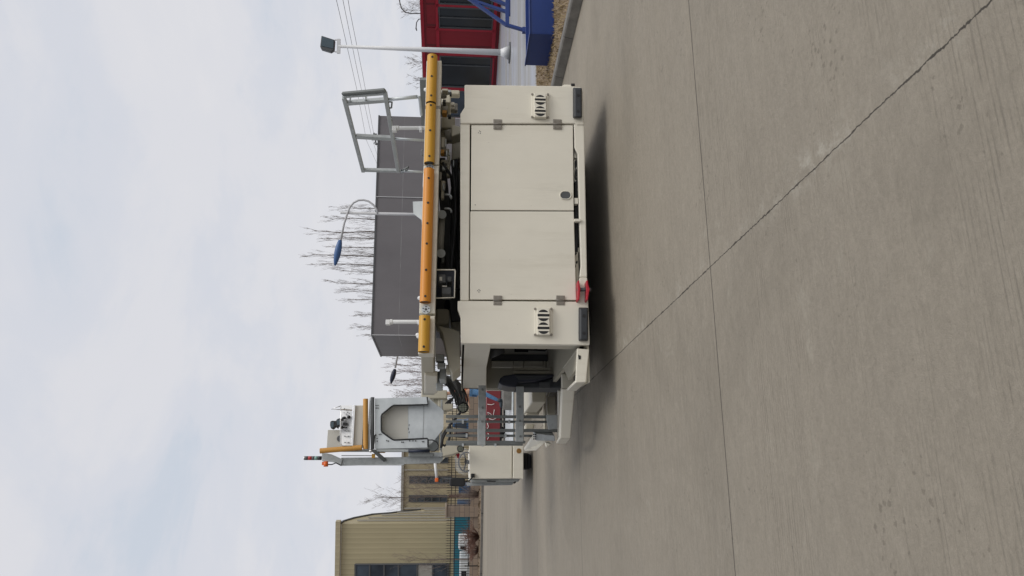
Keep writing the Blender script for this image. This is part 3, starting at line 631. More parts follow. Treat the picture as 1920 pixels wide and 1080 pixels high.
tubeseg(318, 567, 'orange', (338, 384, 422, 460, 509, 558)); tubeseg(593, 660, 'yellow', (601, 652))
for x, y in ((806, 314.5), (798.5, 580)):
    c = PY(x, y, PYF-0.02); d = MB(); d.tube(c, c+Vector((0, 0.02, 0)), 0.042, seg=20); do = d.build('flange', 'galvanised_bright', T)
    b = MB()
    for k in range(5): b.tube(c+Vector((math.cos(k*1.257)*.027, -.006, math.sin(k*1.257)*.027)), c+Vector((math.cos(k*1.257)*.027, .005, math.sin(k*1.257)*.027)), 0.006, seg=6)
    b.tube(c+Vector((0, -.004, 0)), c+Vector((0, .005, 0)), 0.012, seg=8); b.build('bolt', 'dark_grey', do)
# side box at deck's left rear, brackets
bx = MB(); bx.prism([SX(796, 704, tl.x-0.03), SX(796, 738, tl.x-0.03), SX(820, 738, tl.x-0.03), SX(820, 706, tl.x-0.03)], (0.06, 0, 0)); bx.build('side_box', 'white_paint', T, bevel=0.01)
# under-deck machinery
ub = MB()
ub.prect(819, 862, 168, 176, 0.9, 0.1); ub.prect(828, 845, 176, 192, 0.7, 0.3); ub.prect(827, 853, 219, 240, 0.8, 0.4); ub.prect(845, 858, 193, 205, 0.6, 0.1)
ub.plate([(846, 233), (864, 237), (864, 250), (847, 256)], 0.35, 0.2); ub.prect(826, 841, 240, 256, 0.9, 0.2)
ub.prect(826, 837, 256, 278, 0.55, 0.06); ub.prect(826, 842, 278, 284, 0.5, 0.14); ub.prect(838, 844, 284, 330, 0.5, 0.08); ub.prect(826, 845, 299, 306, 0.5, 0.08)
ub.prect(827, 833, 339, 371, 0.28, 0.08); ub.prect(826, 835, 338, 356, 0.36, 0.05)
ub.plate([(848, 262), (864, 258), (864, 296), (846, 300)], 0.8, 0.3)
ub.build('lift_bracket', 'beige_paint', T, bevel=0.012)
cy = MB(); cy.tube(PY(829, 405, 0.4), PY(825, 478, 0.4), 0.035, seg=16); cy.tube(PY(831, 172, 0.5), PY(831, 182, 0.5), 0.04, seg=16); cy.tube(PY(832, 200, 0.6), PY(832, 212, 0.6), 0.05, seg=16)
cy.tube(PY(834, 256, 0.6), PY(848, 254, 0.6), 0.07, seg=16); cy.tube(PY(826, 286, 0.35), PY(833, 287, 0.35), 0.03, seg=12); cy.build('lift_cylinder', 'mesh_steel', T)
pb = MB()
for x, y in ((829, 402), (827, 475)): pb.tube(PY(x, y, 0.30), PY(x, y, 0.5), 0.045, seg=16)
pb.build('pivot_pin', 'galvanised', T)
hk = MB()
for y in (365, 391): hk.path([PY(833, y, 0.25), PY(840, y, 0.25), PY(844, y+1, 0.25), PY(846, y+4, 0.25), PY(846, y+8, 0.25)], 0.012, 8)
hk.path([PY(833, 345, 0.25), PY(831, 350, .25), PY(833, 357, .25)], 0.012, 8); hk.build('hook', 'galvanised', T)
hs = MB()
for k in range(6):
    pts = []
    for i in range(22):
        y = 300+i*11.5; x = 849+5*math.sin(y*0.02+k*1.1)+k*1.6
        pts.append(PY(x, y, 0.55+0.09*k+0.03*math.sin(i+k)))
    hs.path(pts, 0.017, 8)
hs.path([PY(830, 305, .3), PY(838, 318, .3), PY(846, 330, .4), PY(848, 350, .5)], 0.016, 8)
hs.build('hydraulic_hose', 'rubber', T)
uv_ = MB().box((0.9, 1.9, 1.40), (2.6, 3.2, 1.62)); uv_.box((0.75, 1.9, 1.62), (1.9, 3.2, 1.88)); uv_.build('lift_bay', 'navy', T)
scs = MB(); scs.bar((0.5, 1.2, 1.55), (2.5, 1.2, 1.78), 0.12, 0.06); scs.bar((0.5, 1.35, 1.78), (2.5, 1.35, 1.55), 0.12, 0.06); scs.build('scissor_arm', 'dark_grey', T, bevel=0.01)
for (x0, x1, y0, y1, Y, th, m) in ((829, 840, 166, 170, .4, .1, 'beige_paint'), (838, 846, 168, 173, .45, .06, 'galvanised'), (843, 847, 172, 178, .3, .04, 'black'), (830, 836, 186, 191, .35, .1, 'dark_grey'),
        (846, 852, 191, 197, .35, .05, 'white_paint'), (853, 858, 194, 207, .4, .05, 'mesh_steel'), (829, 838, 206, 212, .35, .1, 'ochre'), (840, 846, 214, 219, .4, .06, 'black'), (828, 833, 257, 276, .35, .02, 'white_paint'),
        (834, 837, 260, 275, .33, .03, 'galvanised_bright'), (826, 833, 280, 287, .28, .08, 'ochre'), (836, 839, 282, 292, .3, .03, 'galvanised_bright'), (841, 844, 284, 291, .3, .03, 'galvanised'), (829, 836, 310, 318, .3, .05, 'galvanised'),
        (824, 828, 322, 336, .2, .04, 'mesh_steel'), (828, 833, 480, 492, .4, .05, 'galvanised_dark'), (849, 852, 300, 312, .5, .03, 'galvanised')):
    MB().prect(x0, x1, y0, y1, Y, th).build('fitting', m, T, bevel=0.006)
# curved boom/fender at the left under the deck
fe = MB()
fe.plate([(822, 612), (826, 611), (850, 617), (862, 622), (864, 690), (848, 702), (843, 690), (835, 650), (829, 622)], 0.75, 0.5)
fe.build('boom_cover', 'beige_paint', T, bevel=0.05, seg=4)
fe = MB(); fe.prect(817, 842, 578, 609, 0.9, 0.4); fe.plate([(842, 575), (862, 568), (864, 622), (846, 616)], 1.2, 0.3); fe.build('boom_root', 'beige_paint', T, bevel=0.03, seg=3)
fe = MB(); fe.prect(817, 833, 664, 676, 0.9, 0.15); fe.prect(820, 835, 680, 690, 0.95, 0.1); fe.prect(824, 836, 690, 712, 1.1, 0.3); fe.prect(818, 830, 696, 728, 1.4, 0.2); fe.build('boom_bracket', 'galvanised', T, bevel=0.008)
fe = MB(); fe.prect(836, 848, 684, 700, 0.9, 0.12); fe.prect(812, 838, 733, 772, 4.9, 0.3); fe.plate([(820, 740), (836, 745), (849, 758), (849, 768), (836, 770), (822, 768)], 4.85, 0.2); fe.prect(790, 838, 731, 747, 4.8, 0.4); fe.build('boom_end', 'beige_paint', T, bevel=0.012)
MB().plate([(846, 660), (864, 656), (864, 666), (850, 668)], 1.1, 0.1).build('red_cap', 'red_lug', T, bevel=0.01)
# wire frame guard with control box under deck
fr = MB(); fr.path([PY(817, 506, 0.0), PY(853, 506, 0.0), PY(853.5, 508, 0), PY(852, 558, 0), PY(816, 559, 0.0)], 0.007, 6)
fr.path([PY(817, 506, 0.35), PY(853, 506, 0.35), PY(852, 558, 0.35), PY(816, 559, 0.35)], 0.007, 6); fr.build('valve_guard', 'white_paint', T)
vbk = MB(); vbk.prect(822, 836, 514, 530, 0.08, 0.2); vbk.prect(828, 846, 538, 552, 0.08, 0.2); vbk.prect(838, 847, 518, 528, 0.1, 0.2); vbk.build('valve_block', 'dark_grey', T, bevel=0.01)
vv = MB(); vv.prect(824, 829, 519, 526, 0.074, 0.004); vv.prect(829, 838, 535.5, 537.5, 0.07, 0.02); vv.build('valve_plate', 'box_grey', T)
vk = MB().prect(818, 852, 508, 557, 0.36, 0.02); vk.build('valve_backplate', 'navy', T)
# --- deck railing on the right side
XRL = PY(787, 150, 0.1).x
def px(x, y): return PX(x, y, XRL)
rl = MB()
rl.bar(px(645, 183), px(681, 321), 0.045, 0.045); rl.bar(px(722, 174), px(747, 322), 0.045, 0.045)
rl.bar(px(646, 193.5), px(727, 187), 0.04, 0.06, (1, 0, 0)); rl.bar(px(668, 255.5), px(733, 259), 0.04, 0.075, (1, 0, 0)); rl.bar(px(682, 318.5), px(747, 320), 0.04, 0.055, (1, 0, 0))
rl.bar(px(644, 181), px(724, 175), 0.03, 0.03); ro = rl.build('railing_frame', 'galvanised', T, bevel=0.004)
rp = MB(); rp.tube(px(725, 187), px(782, 181.5), 0.021); rp.path([px(782, 181.5), px(786, 182.5), px(787, 186), px(790, 215)], 0.018); rp.tube(px(733, 259.5), px(795, 263), 0.016); rp.tube(px(746, 320), px(796, 322.5), 0.016)
rp.build('railing_post', 'galvanised_bright', T)
rk = MB().solid([px(640, 175.5), px(644, 182), px(646, 181)+Vector((.02, 0, 0)), px(642, 175)+Vector((.02, 0, 0))], [px(719, 168.5), px(724, 173), px(724, 172)+Vector((.02, 0, 0)), px(720, 168)+Vector((.02, 0, 0))]); rk.build('railing_board', 'galvanised_dark', T)
hl = MB().path([px(658, 192), px(656.5, 189), px(657, 182.5), px(661, 181), px(684, 180), px(686, 183), px(685.5, 187), px(683, 189)], 0.009, 8); hl.build('railing_handle', 'galvanised_bright', T)
bp = MB(); bp.solid([px(787, 150), px(799, 150), px(799, 150)+Vector((.03, 0, 0)), px(787, 150)+Vector((.03, 0, 0))], [px(790, 236), px(796, 236), px(796, 236)+Vector((.03, 0, 0)), px(790, 236)+Vector((.03, 0, 0))]); bp.build('toe_board', 'galvanised_dark', T)
bq = MB(); bq.path([px(728, 191), px(735, 191.5), px(734, 202), px(729, 203)], 0.01, 6); bq.path([px(733, 219), px(731, 224), px(735, 226)], .01, 6); bq.path([px(752, 320), px(766, 313), px(764, 318), px(753, 324)], 0.012, 6); bq.path([px(793, 281), px(790.5, 282), px(790.5, 291), px(794, 292)], .009, 6); bq.build('railing_latch', 'galvanised_dark', T)
# folded short posts on the deck
for (x0, x1, y, Y) in ((726, 787, 603.5, 1.0), (738, 790, 240, 1.0)):
    o = MB(); o.tube(PY(x0, y, Y), PY(x1+10, y, Y), 0.022, seg=12); o.tube(PY(x0+5, y, Y), PY(x0+10, y, Y), 0.028, seg=12); o.prect(x0-3, x0+5, y-4.5, y+4.5, Y-0.03, 0.06); o.prect(x1-4, x1+1, y-4, y+4, Y-0.03, 0.06); o.build('deck_post', 'white_metal', T, bevel=0.004)
gp = MB(); gp.plate([(774, 378), (797, 377), (797, 404), (793, 414), (775, 400)], 0.25, 0.012); gp.build('deck_plate', 'galvanised_bright', T)
gw = MB(); gw.path([PY(792, 412, .25), PY(793, 440, .2), PY(790, 508, .1)], 0.008, 6); gw.prect(788, 796, 512, 537, 0.03, 0.08); gw.prect(793, 803, 324, 350, 0.03, 0.05); gw.build('deck_fitting', 'white_metal', T, bevel=0.006)
gk = MB()
for x, y in ((786.5, 559), (784.5, 631), (783, 628), (798, 168)): p = PY(x, y, 0.0); gk.sphere(p, 0.02, seg=10)
gk.build('lifting_eye', 'white_metal', T)
# ================================================================== MAN BASKET (parts of the truck)
BY = 4.0
bk = MB()   # front sheet with notch
bk.plate([(703, 747), (801, 744), (801, 758), (737, 759.5), (714.5, 778), (703, 778)], BY, 0.02)
bk.plate([(703, 778), (714.5, 778), (714.5, 809.5), (703, 809.5)], BY, 0.02)
bk.plate([(703, 809.5), (714.5, 809.5), (737, 825.5), (801, 822.5), (802, 839), (703, 841.5)], BY, 0.02)
bas = bk.build('basket_front', 'galvanised_bright', T)
bb = MB(); bb.plate([(765.5, 747), (803, 745), (831.5, 770), (831.5, 804), (814.5, 825), (803, 838), (765.5, 838)], BY+0.10, 0.02); bb.build('basket_gate', 'galvanised_bright', T)
MB().plate([(710, 757), (765, 757), (765, 828), (710, 828)], BY+0.11, 0.02).build('basket_panel', 'box_grey', T)
MB().prect(793, 794.2, 758, 823, BY+0.095, 0.006).build('basket_seam', 'galvanised', T)
ed = MB(); ed.path([PY(x, y, BY-0.005) for x, y in ((801, 744.5), (802, 758.5), (770, 759.5), (738, 760), (733, 763), (716, 777), (714.8, 781), (714.8, 806), (716, 810), (735, 823.5), (739, 825), (770, 823.5), (801, 822), (802.5, 824), (802.5, 838))], 0.011, 8); ed.build('rubber_edging', 'rubber', T)
bs = MB(); bs.box((PY(760, 747, BY).x-0.02, BY+0.02, PY(800, 745, BY).z), (PY(760, 747, BY).x-0.003, BY+0.75, PY(703, 747, BY).z))
lx_ = PY(760, 841, BY).x; bs.box((lx_, BY+0.02, PY(800, 841, BY).z), (lx_+0.02, BY+0.75, PY(703, 841, BY).z)); bs.box((lx_, BY+0.12, PY(828, 800, BY).z), (PY(760, 747, BY).x, BY+0.72, PY(825, 800, BY).z)); bs.box((lx_+.02, BY+.73, PY(828, 800, BY).z+.05), (PY(760, 747, BY).x-.02, BY+.75, PY(703, 800, BY).z)); bs.build('basket_side', 'galvanised', T)
h = MB(); h.tube(PY(698.5, 745, BY-0.02), PY(698.5, 842, BY-0.02), 0.027, seg=16); h.build('top_rail', 'dark_grey', T)
MB().prect(690.5, 695, 746, 842, BY-0.01, 0.05).build('rail_strip', 'galvanised_bright', T)
def obump(p0, p1, r=0.036):
    a = MB(); a.tube(p0, p1, r, seg=20, cap=False); a.tube(p0, p1, r*.85, seg=20, cap=False); o = a.build('basket_bumper', 'ochre', T)
    d = (p1-p0).normalized(); c = MB(); c.tube(p0+d*.01, p0+d*.02, r*.85, seg=16); c.tube(p1-d*.02, p1-d*.01, r*.85, seg=16); c.build('tube_inside', 'black', o)
obump(PY(685.5, 748, BY-0.04), PY(685.5, 842, BY-0.04)); obump(PY(600, 845.5, BY-0.05), PY(678.5, 839, BY-0.05), 0.037)
cbx = MB().prect(663.5, 681, 760, 837, BY+0.02, 0.35); co_ = cbx.build('control_cabinet', 'box_grey', T, bevel=0.006)
MB().prect(660, 664.5, 759.5, 836.5, BY-0.01, 0.4).build('cabinet_lid', 'chrome', T, bevel=0.004)
cp = MB(); cp.solid([PY(660, 760, BY), PY(660, 836, BY), PY(659, 836, BY+.02), PY(659, 760, BY+.02)], [PY(640, 760, BY+.10), PY(640, 836, BY+.10), PY(640, 836, BY+.14), PY(640, 760, BY+.14)]); cpo = cp.build('control_panel', 'white_metal', T)
MB().prect(613.5, 662, 806, 841, BY+0.15, 0.03).build('back_panel', 'box_grey', T, bevel=0.004)
lp = MB(); c = PY(638, 822.5, BY+0.13); lp.plate([(638+6.5*math.cos(a), 822.5+6*math.sin(a)) for a in [math.pi/2+i*math.pi/12 for i in range(13)]], BY+0.12, 0.02); lp.build('gauge', 'dark_grey', T)
js = MB()
for x, y, r in ((654, 782, .026), (646, 783.5, .022), (642, 787, .02), (641.5, 801.5, .022), (643.5, 784, .02)):
    p = PY(x, y, BY-0.03); js.sphere(p, r, seg=10); js.tube(p, PY(x+1, y, BY+.06), r*.5, seg=8)
for x in (645, 649): js.prect(x-2, x+2, 792.5, 797.5, BY, .03); js.prect(x-1.5, x+1.5, 800.5, 802.5, BY, .03)
js.build('joystick', 'black', T)
tg = MB()
for y in (808, 818, 829.5):
    for x in (646, 652): tg.tube(PY(x, y, BY+.05), PY(x+2.5, y, BY-0.01), 0.007, 0.004, 6)
for x, y in ((645, 774), (651, 772.5), (655, 775), (649, 777.5), (646, 766), (658, 762.5), (653, 797), (658, 803), (645, 767)): p = PY(x, y, BY+.02); tg.tube(p, p+Vector((0, .03, 0)), .006, seg=6)
tg.build('toggle_switch', 'dark_grey', T)
gd = MB(); gd.path([PY(x, y, BY-.07) for x, y in ((660, 769), (639, 768), (639, 761), (638.5, 790), (638.5, 829), (640, 834), (643, 836), (660, 836.5))], 0.0085, 8); gd.path([PY(x, y, BY-.07) for x, y in ((639, 761), (621, 767.5), (639, 768))], 0.007, 8); gd.build('joystick_guard', 'chrome', T)
rm = MB(); rm.plate([(619, 790), (623, 788.5), (630, 789), (631, 786), (637, 783.5), (639, 787), (638.5, 797), (634, 800), (633, 804), (630, 800), (624, 805), (620, 803), (618.5, 797)], BY-0.02, 0.09); rm.build('remote_handset', 'black', T, bevel=0.012)
rm = MB(); rm.plate([(620, 791.5), (626, 790.5), (625, 801), (620.5, 802)], BY-0.025, 0.006); rm.plate([(631, 788), (637, 786), (637.5, 796), (632, 797)], BY-0.025, 0.006); rm.build('handset_screen', 'lamp_glass', T)
ms = MB(); ms.plate([(638, 873), (640, 858), (755, 857), (826, 852), (831, 856), (829, 864), (822, 868), (756, 870)], BY+.15, 0.08); ms.plate([(603.5, 850), (613, 850), (622, 852), (642, 861), (639, 872.5), (622, 865.5), (604, 864.5)], BY+0.12, 0.1)
ms.plate([(637, 872), (640, 872), (757, 869.5), (757, 872)], BY+0.05, 0.1)
ms.build('basket_mast', 'galvanised', T, bevel=0.008)
m2 = MB(); m2.prect(612, 766, 842.5, 847, BY+.0, .05); m2.prect(640, 698, 853.5, 855, BY+.1, .02); m2.prect(766, 830, 848, 856, BY+.06, .06); m2.build('mast_channel', 'galvanised', T, bevel=0.004)
m2 = MB(); m2.bar(PY(701, 845, BY-.02), PY(722, 863.5, BY+.12), 0.05, 0.02); m2.prect(768, 812, 849.5, 856, BY+.02, .05); m2.build('mast_strut', 'galvanised_dark', T)
m2 = MB(); m2.tube(PY(766, 845.5, BY-.01), PY(806, 845.5, BY-.01), 0.022, seg=14); m2.build('gate_cylinder', 'navy', T)
m2 = MB(); m2.prect(697, 703, 851, 858.5, BY+.05, .04); m2.prect(706, 722, 845.5, 849, BY+.08, .04); m2.build('mast_pad', 'yellow', T)
kn = MB(); kn.sphere(PY(695, 845.5, BY-.04), .024, seg=10); kn.build('clamp_knob', 'chrome', T)
wc = MB(); wc.path([PY(x, y, BY-.03) for x, y in ((705, 814), (702, 818), (701.5, 830), (700, 838), (697, 843), (692, 845))], 0.009, 8); wc.path([PY(x, y, BY-.03) for x, y in ((803, 825), (811, 825), (819, 829), (822, 835), (821, 841), (815, 846), (807, 846))], 0.0085, 8); wc.build('cable', 'rubber', T)
dc = MB()
for x, y in ((705, 760), (708.5, 760), (705, 765), (708.5, 765), (711, 814.5), (714, 814), (707, 822), (707, 827), (725, 826), (728, 827), (753, 829), (756, 829), (768, 826.5), (774, 826.5), (779, 826.5), (792, 828), (794, 828)): p = PY(x, y, BY-.012); dc.tube(p, p+Vector((0, .012, 0)), .009, seg=8)
dc.build('bolt', 'dark_grey', T)
dm_ = MB()
for x, y in ((768, 797), (766.5, 804), (768, 810.5)): dm_.path([PY(x, y-1.5, BY+.098), PY(x-1.5, y, BY+.098), PY(x, y+1.5, BY+.098)], .004, 5)
dm_.build('marking', 'dark_grey', T)
stl = MB(); 
sto = MB().tube(PY(603, 859, BY+.15), PY(596, 859, BY+.15), .028, seg=16).build('signal_tower', 'black', T)
for a, b, m in ((596, 590, 'lens_green'), (590, 585, 'dark_grey'), (585, 578, 'lens_red'), (578, 571.5, 'dark_grey'), (571.5, 570, 'chrome')): MB().tube(PY(a, 859, BY+.15), PY(b, 859, BY+.15), .028, seg=16).build('signal_lens', m, sto)
bc = MB(); bc.tube(PY(611, 865, BY+.12), PY(611, 875, BY+.12), .032, seg=14); bc.prect(603.5, 608, 866, 872, BY+.1, .04); bc.build('mast_beacon', 'amber', T)
MB().path([PY(x, y, BY+.12) for x, y in ((613, 871), (622, 871), (630, 868), (640, 873))], .008, 6).build('cable', 'rubber', T)
# hoses from the boom to the basket
hb = MB()
for k in range(9):
    o1 = (random.uniform(-3, 3), random.uniform(-3, 3)); Yk = 2.5+0.09*k
    f_k = k/8; inn_ = ((832, 719), (837, 722), (843, 727), (849, 735), (853, 744), (855, 755), (857, 764)); out_ = ((836, 704), (846, 707), (857, 713), (866, 724), (873, 737), (876, 750), (874, 762))
    pts = [(a_[0]+(b_[0]-a_[0])*f_k+random.uniform(-.7, .7), a_[1]+(b_[1]-a_[1])*f_k+random.uniform(-.7, .7)) for a_, b_ in zip(inn_, out_)]
    sp_ = []
    for i in range(len(pts)-1):
        for f in (0, .5): sp_.append((pts[i][0]*(1-f)+pts[i+1][0]*f, pts[i][1]*(1-f)+pts[i+1][1]*f))
    hb.path([PY(x, y, Yk+0.03*math.sin(i+k)) for i, (x, y) in enumerate(sp_)], 0.0105, 8)
hb.path([PY(x, y, 3.2) for x, y in ((866, 765), (862, 775), (853, 785), (845, 795), (838, 806), (830, 822), (827, 840))], 0.018, 8)
hb.path([PY(x, y, 3.2) for x, y in ((843, 795), (845, 805), (843, 820), (839, 832), (833, 836), (828, 832), (829, 818), (836, 806))], 0.017, 8)
for k in range(5): hb.path([PY(x+k*2.5, y+k*3, 3.1+.04*k) for x, y in ((842, 712), (840, 722), (846, 738), (858, 752), (866, 757))], 0.012, 6)
for k in range(4): hb.path([PY(x, y, 3.0+.05*k) for x, y in ((835+k*3, 757), (842+k*2.5, 750-k), (852+k, 745-2*k), (860, 740))], 0.01, 6)
hb.build('hydraulic_hose', 'rubber', T)
def lamp(x, y, Y, r, name):
    c = PY(x, y, Y); a = MB(); a.tube(c, c+Vector((0, .08, 0)), r, r*.7, 24); a.path([c+Vector((math.cos(k*math.pi/12)*r, 0, math.sin(k*math.pi/12)*r)) for k in range(24)], r*.12, 6, True)
    o = a.build(name, 'black', T); l = MB(); l.tube(c+Vector((0, -.004, 0)), c+Vector((0, .0, 0)), r*.82, seg=24); l.build('lens', 'lens_clear', o)
    g_ = MB(); n = 5
    for i in range(-2, 3):
        w = math.sqrt(max(0, 1-(i*.33)**2))*r*.85; k = i*.33*r
        g_.bar(c+Vector((-w, -.012, k)), c+Vector((w, -.012, k)), r*.07, r*.07); g_.bar(c+Vector((k, -.012, -w)), c+Vector((k, -.012, w)), r*.07, r*.07)
    g_.build('lamp_guard', 'black', o)
lamp(868, 764, 2.9, 0.068, 'work_lamp'); lamp(863.5, 841.5, 6.5, 0.056, 'work_lamp')
# ================================================================== DRIVER CABINET at the truck's front
CY = 8.4
cab = MB().plate([(879.5, 835), (960.5, 835), (960, 897.5), (880.5, 898)], CY, 0.04); cab.plate([(880, 836), (980, 836), (981, 897), (881, 897)], CY+0.045, 2.0)
cab.build('driver_cabinet', 'white_paint', T, bevel=0.015)
MB().plate([(962.5, 836), (981.5, 836), (981.5, 898), (962, 897)], CY-0.03, 0.07).build('cabinet_skirt', 'white_paint', T, bevel=0.012)
c = PY(973, 845.5, CY-0.035); g_ = MB(); g_.tube(c, c+Vector((0, .004, 0)), .05, seg=18); cv = g_.build('round_vent', 'ochre', T)
g_ = MB()
for k in (-2, -1, 0, 1, 2): g_.box((c.x+k*.02-.004, c.y-.004, c.z-math.sqrt(.0025-(k*.02)**2)), (c.x+k*.02+.004, c.y, c.z+math.sqrt(.0025-(k*.02)**2)))
g_.build('vent_slot', 'black', cv)
cs = MB(); cs.plate([(874, 905), (965, 904), (960, 909.5), (876, 911)], CY+.6, .04); cs.plate([(882, 898.5), (975, 898), (972, 903), (884, 904)], CY+.3, .3); cs.build('cabinet_side', 'galvanised', T, bevel=0.008)
MB().plate([(912, 901), (930, 901.5), (929, 903.5), (914, 903.5)], CY+.28, .02).build('cabinet_handle', 'black', T)
MB().prism([PY(962, 905, CY), PY(966, 902, CY), PY(968, 904.5, CY), PY(965, 907, CY)], (0, .05, 0)).build('side_marker', 'black', T)
# steering wheel, wrapped
c = PY(874, 866, CY+0.25); R_ = 0.19; ax = Vector((0, -0.80, 0.6)).normalized(); u = Vector((1, 0, 0)); w = ax.cross(u)
sw = MB(); sw.path([c+(u*math.cos(k*math.pi/14)+w*math.sin(k*math.pi/14))*R_ for k in range(28)], .016, 8, True)
for k in (0.3, math.pi-.3, -math.pi/2): sw.tube(c, c+(u*math.cos(k)+w*math.sin(k))*R_, .014, seg=8)
sw.tube(c+ax*.01, c-ax*.2, .04, seg=12); sw.build('steering_wheel', 'black', T)
fm = MB(); N = 20
rows = []
for (rr_, hh_) in ((.24, -.05), (.26, .03), (.2, .08), (.08, .10)):
    rows.append([fm.bm.verts.new(c+(u*math.cos(2*math.pi*k/N)+w*math.sin(2*math.pi*k/N))*rr_*(1+.12*random.uniform(-1, 1))+ax*(hh_+random.uniform(-.015, .015))) for k in range(N)])
for i in range(3):
    for k in range(N): fm.bm.faces.new((rows[i][k], rows[i+1][k], rows[i+1][(k+1) % N], rows[i][(k+1) % N])).smooth = True
for k in (2, 11): fm.prism([c+(u*math.cos(k)+w*math.sin(k))*.23, c+(u*math.cos(k)+w*math.sin(k))*.34+Vector((0, 0, -.08)), c+(u*math.cos(k+.4)+w*math.sin(k+.4))*.25], (0, .01, 0))
fm.build('plastic_wrap', 'plastic_film', T)
mr = MB().plate([(843, 899), (845, 896), (870, 896), (872, 899), (872, 910), (869, 912.5), (845, 912), (843, 909)], CY-.15, .08); mo = mr.build('mirror', 'black', T, bevel=0.02, seg=3)
ma = MB(); ma.path([PY(x, y, CY-.08) for x, y in ((872, 903), (879, 902), (884, 897), (886, 893))], .013, 8); ma.prect(883, 890, 888, 895, CY-.05, .05); ma.build('mirror_arm', 'black', mo)
rdm = MB().tube(PY(815.5, 866, CY), PY(819, 897, CY), .028, seg=12); rdo = rdm.build('flag_pole', 'white_metal', T)
bcn = MB(); bcn.prect(815.5, 822, 896, 903.5, CY-.04, .09); bcn.build('side_beacon', 'amber', rdo, bevel=0.012); MB().prect(822.3, 824.5, 895, 904, CY-.04, .09).build('beacon_base', 'black', rdo)
MB().tube(PY(818, 897, CY+.05), PY(880, 897, CY+.05), .012, seg=8).build('beacon_stem', 'dark_grey', T)
ar = MB(); ar.plate([(825, 842), (834, 835), (860, 834), (858, 838), (862, 848), (846, 853), (826, 857), (824, 850)], CY-.3, .35); ar.build('canopy_bracket', 'beige_paint', T, bevel=0.02)
ar = MB(); ar.bar(PY(822, 868, CY+.2), PY(833, 857, CY+.2), .04, .04); ar.build('canopy_strut', 'beige_paint', T)
MB().plate([(852, 836), (857, 835), (862, 852), (860, 860), (857, 858)], CY-.05, .03).build('red_frame', 'red_lug', T)
# ================================================================== OTHER THINGS
def footed(px_, py_, z=0.0): return PZ(px_, py_, z)
# blue trough box
bz = KH-0.016
cc_ = PZ(1040, 65, bz); cf = PZ(1028, 127, bz); Hh = PY(995, 65, cc_.y).z
TB = thing('blue_container', (cc_.x+1.0, cc_.y+.5, bz), 'low deep blue open steel box on the grass verge behind the kerb', 'steel box')
L_ = cf.y-cc_.y
b_ = MB(); x0, x1, y0, y1 = cc_.x, cc_.x+2.6, cc_.y, cf.y
b_.box((x0, y0, bz), (x0+.02, y1, Hh)); b_.box((x0+.02, y0, bz), (x1, y0+.02, Hh)); b_.box((x1-.02, y0+.02, bz), (x1, y1, Hh)); b_.box((x0+.02, y1-.02, bz), (x1-.02, y1, Hh)); b_.box((x0+.02, y0+.02, Hh-.12), (x1-.02, y1-.02, Hh-.10))
b_.build('box_wall', 'blue_steel', TB, bevel=0.004)
rm = MB(); rm.box((x0-.012, y0-.012, Hh), (x0+.04, y1+.012, Hh+.02)); rm.box((x0+.04, y0-.012, Hh), (x1+.012, y0+.04, Hh+.02)); rm.build('rim', 'blue_steel', TB, bevel=0.003)
# blue steel A-frame
fd = PZ(984, 57, KH); Yf = fd.y
BF = thing('steel_frame', (fd.x+.8, Yf, KH-.02), 'blue welded steel bar frame standing on the wet pavement behind the blue box', 'steel frame')
f_ = MB()
for dy in (0,):
    for (a, b) in (((870, -9), (949, 47)), ((948, 46.5), (984, 57)), ((882, 0), (949, 22)), ((920, -3), (949, 9)), ((870, -9), (951, -62))):
        f_.bar(PY(a[0], a[1], Yf)+Vector((0, dy, 0)), PY(b[0], b[1], Yf)+Vector((0, dy, 0)), .07, .07)
f_.build('brace', 'blue_steel', BF, bevel=.006)
f_ = MB()
for dy in (0,): f_.bar(PY(951, -60, Yf)+Vector((0, dy, 0)), PY(951, 47, Yf)+Vector((0, dy, 0)), .09, .08)
f_.bar(PY(955, 30, Yf), PY(955, -60, Yf), .05, .05)
f_.build('base_rail', 'blue_steel', BF, bevel=.006)
ff = MB()
for dy in (0,): p = fd+Vector((0, dy, 0)); ff.box((p.x-.06, p.y-.05, KH-.02), (p.x+.06, p.y+.05, KH+.06))
ff.build('foot', 'blue_steel', BF)
# floodlight pole
pb_ = PZ(956.5, 99, KH-.02); Dp = (pb_-CAM).dot(FH); ptop = PD(635, 86, Dp)
LPo = thing('floodlight_pole', (pb_.x, pb_.y, KH-.02), 'tall white tapered pole with one grey floodlight, in front of the red building', 'light pole')
a = MB(); a.tube((pb_.x, pb_.y, KH-.02), (pb_.x, pb_.y, ptop.z), .10, .045, 20); a.build('pole', 'white_metal', LPo)
a = MB(); a.tube((pb_.x, pb_.y, KH+.02), (pb_.x, pb_.y, KH+.28), .22, .10, 20); a.build('base_cone', 'white_metal', LPo)
a = MB(); a.tube((pb_.x, pb_.y, KH-.018), (pb_.x, pb_.y, KH+.02), .32, seg=24); a.build('base_plate', 'dark_grey', LPo)
a = MB(); q = Vector((pb_.x, pb_.y, ptop.z)); a.bar(q-RH*.22, q+RH*.22, .10, .07); a.bar(q-RH*.17, q-RH*.17+ZZ*.12, .03, .05, RH); a.bar(q+RH*.19, q+RH*.19+ZZ*.12, .03, .05, RH); lpb = a.build('lamp_bracket', 'white_metal', LPo)
def pd(x, y, o=0): return PD(x, y, Dp+o)
a = MB(); pts = [(602.5, 66.5), (627.5, 74.5), (626, 93.5), (620, 97.5), (612, 95), (602, 92), (600, 87)]
a.prism([pd(x, y, -.06) for x, y in pts], FH*.18); lh = a.build('floodlight', 'dark_grey', LPo, bevel=.02)
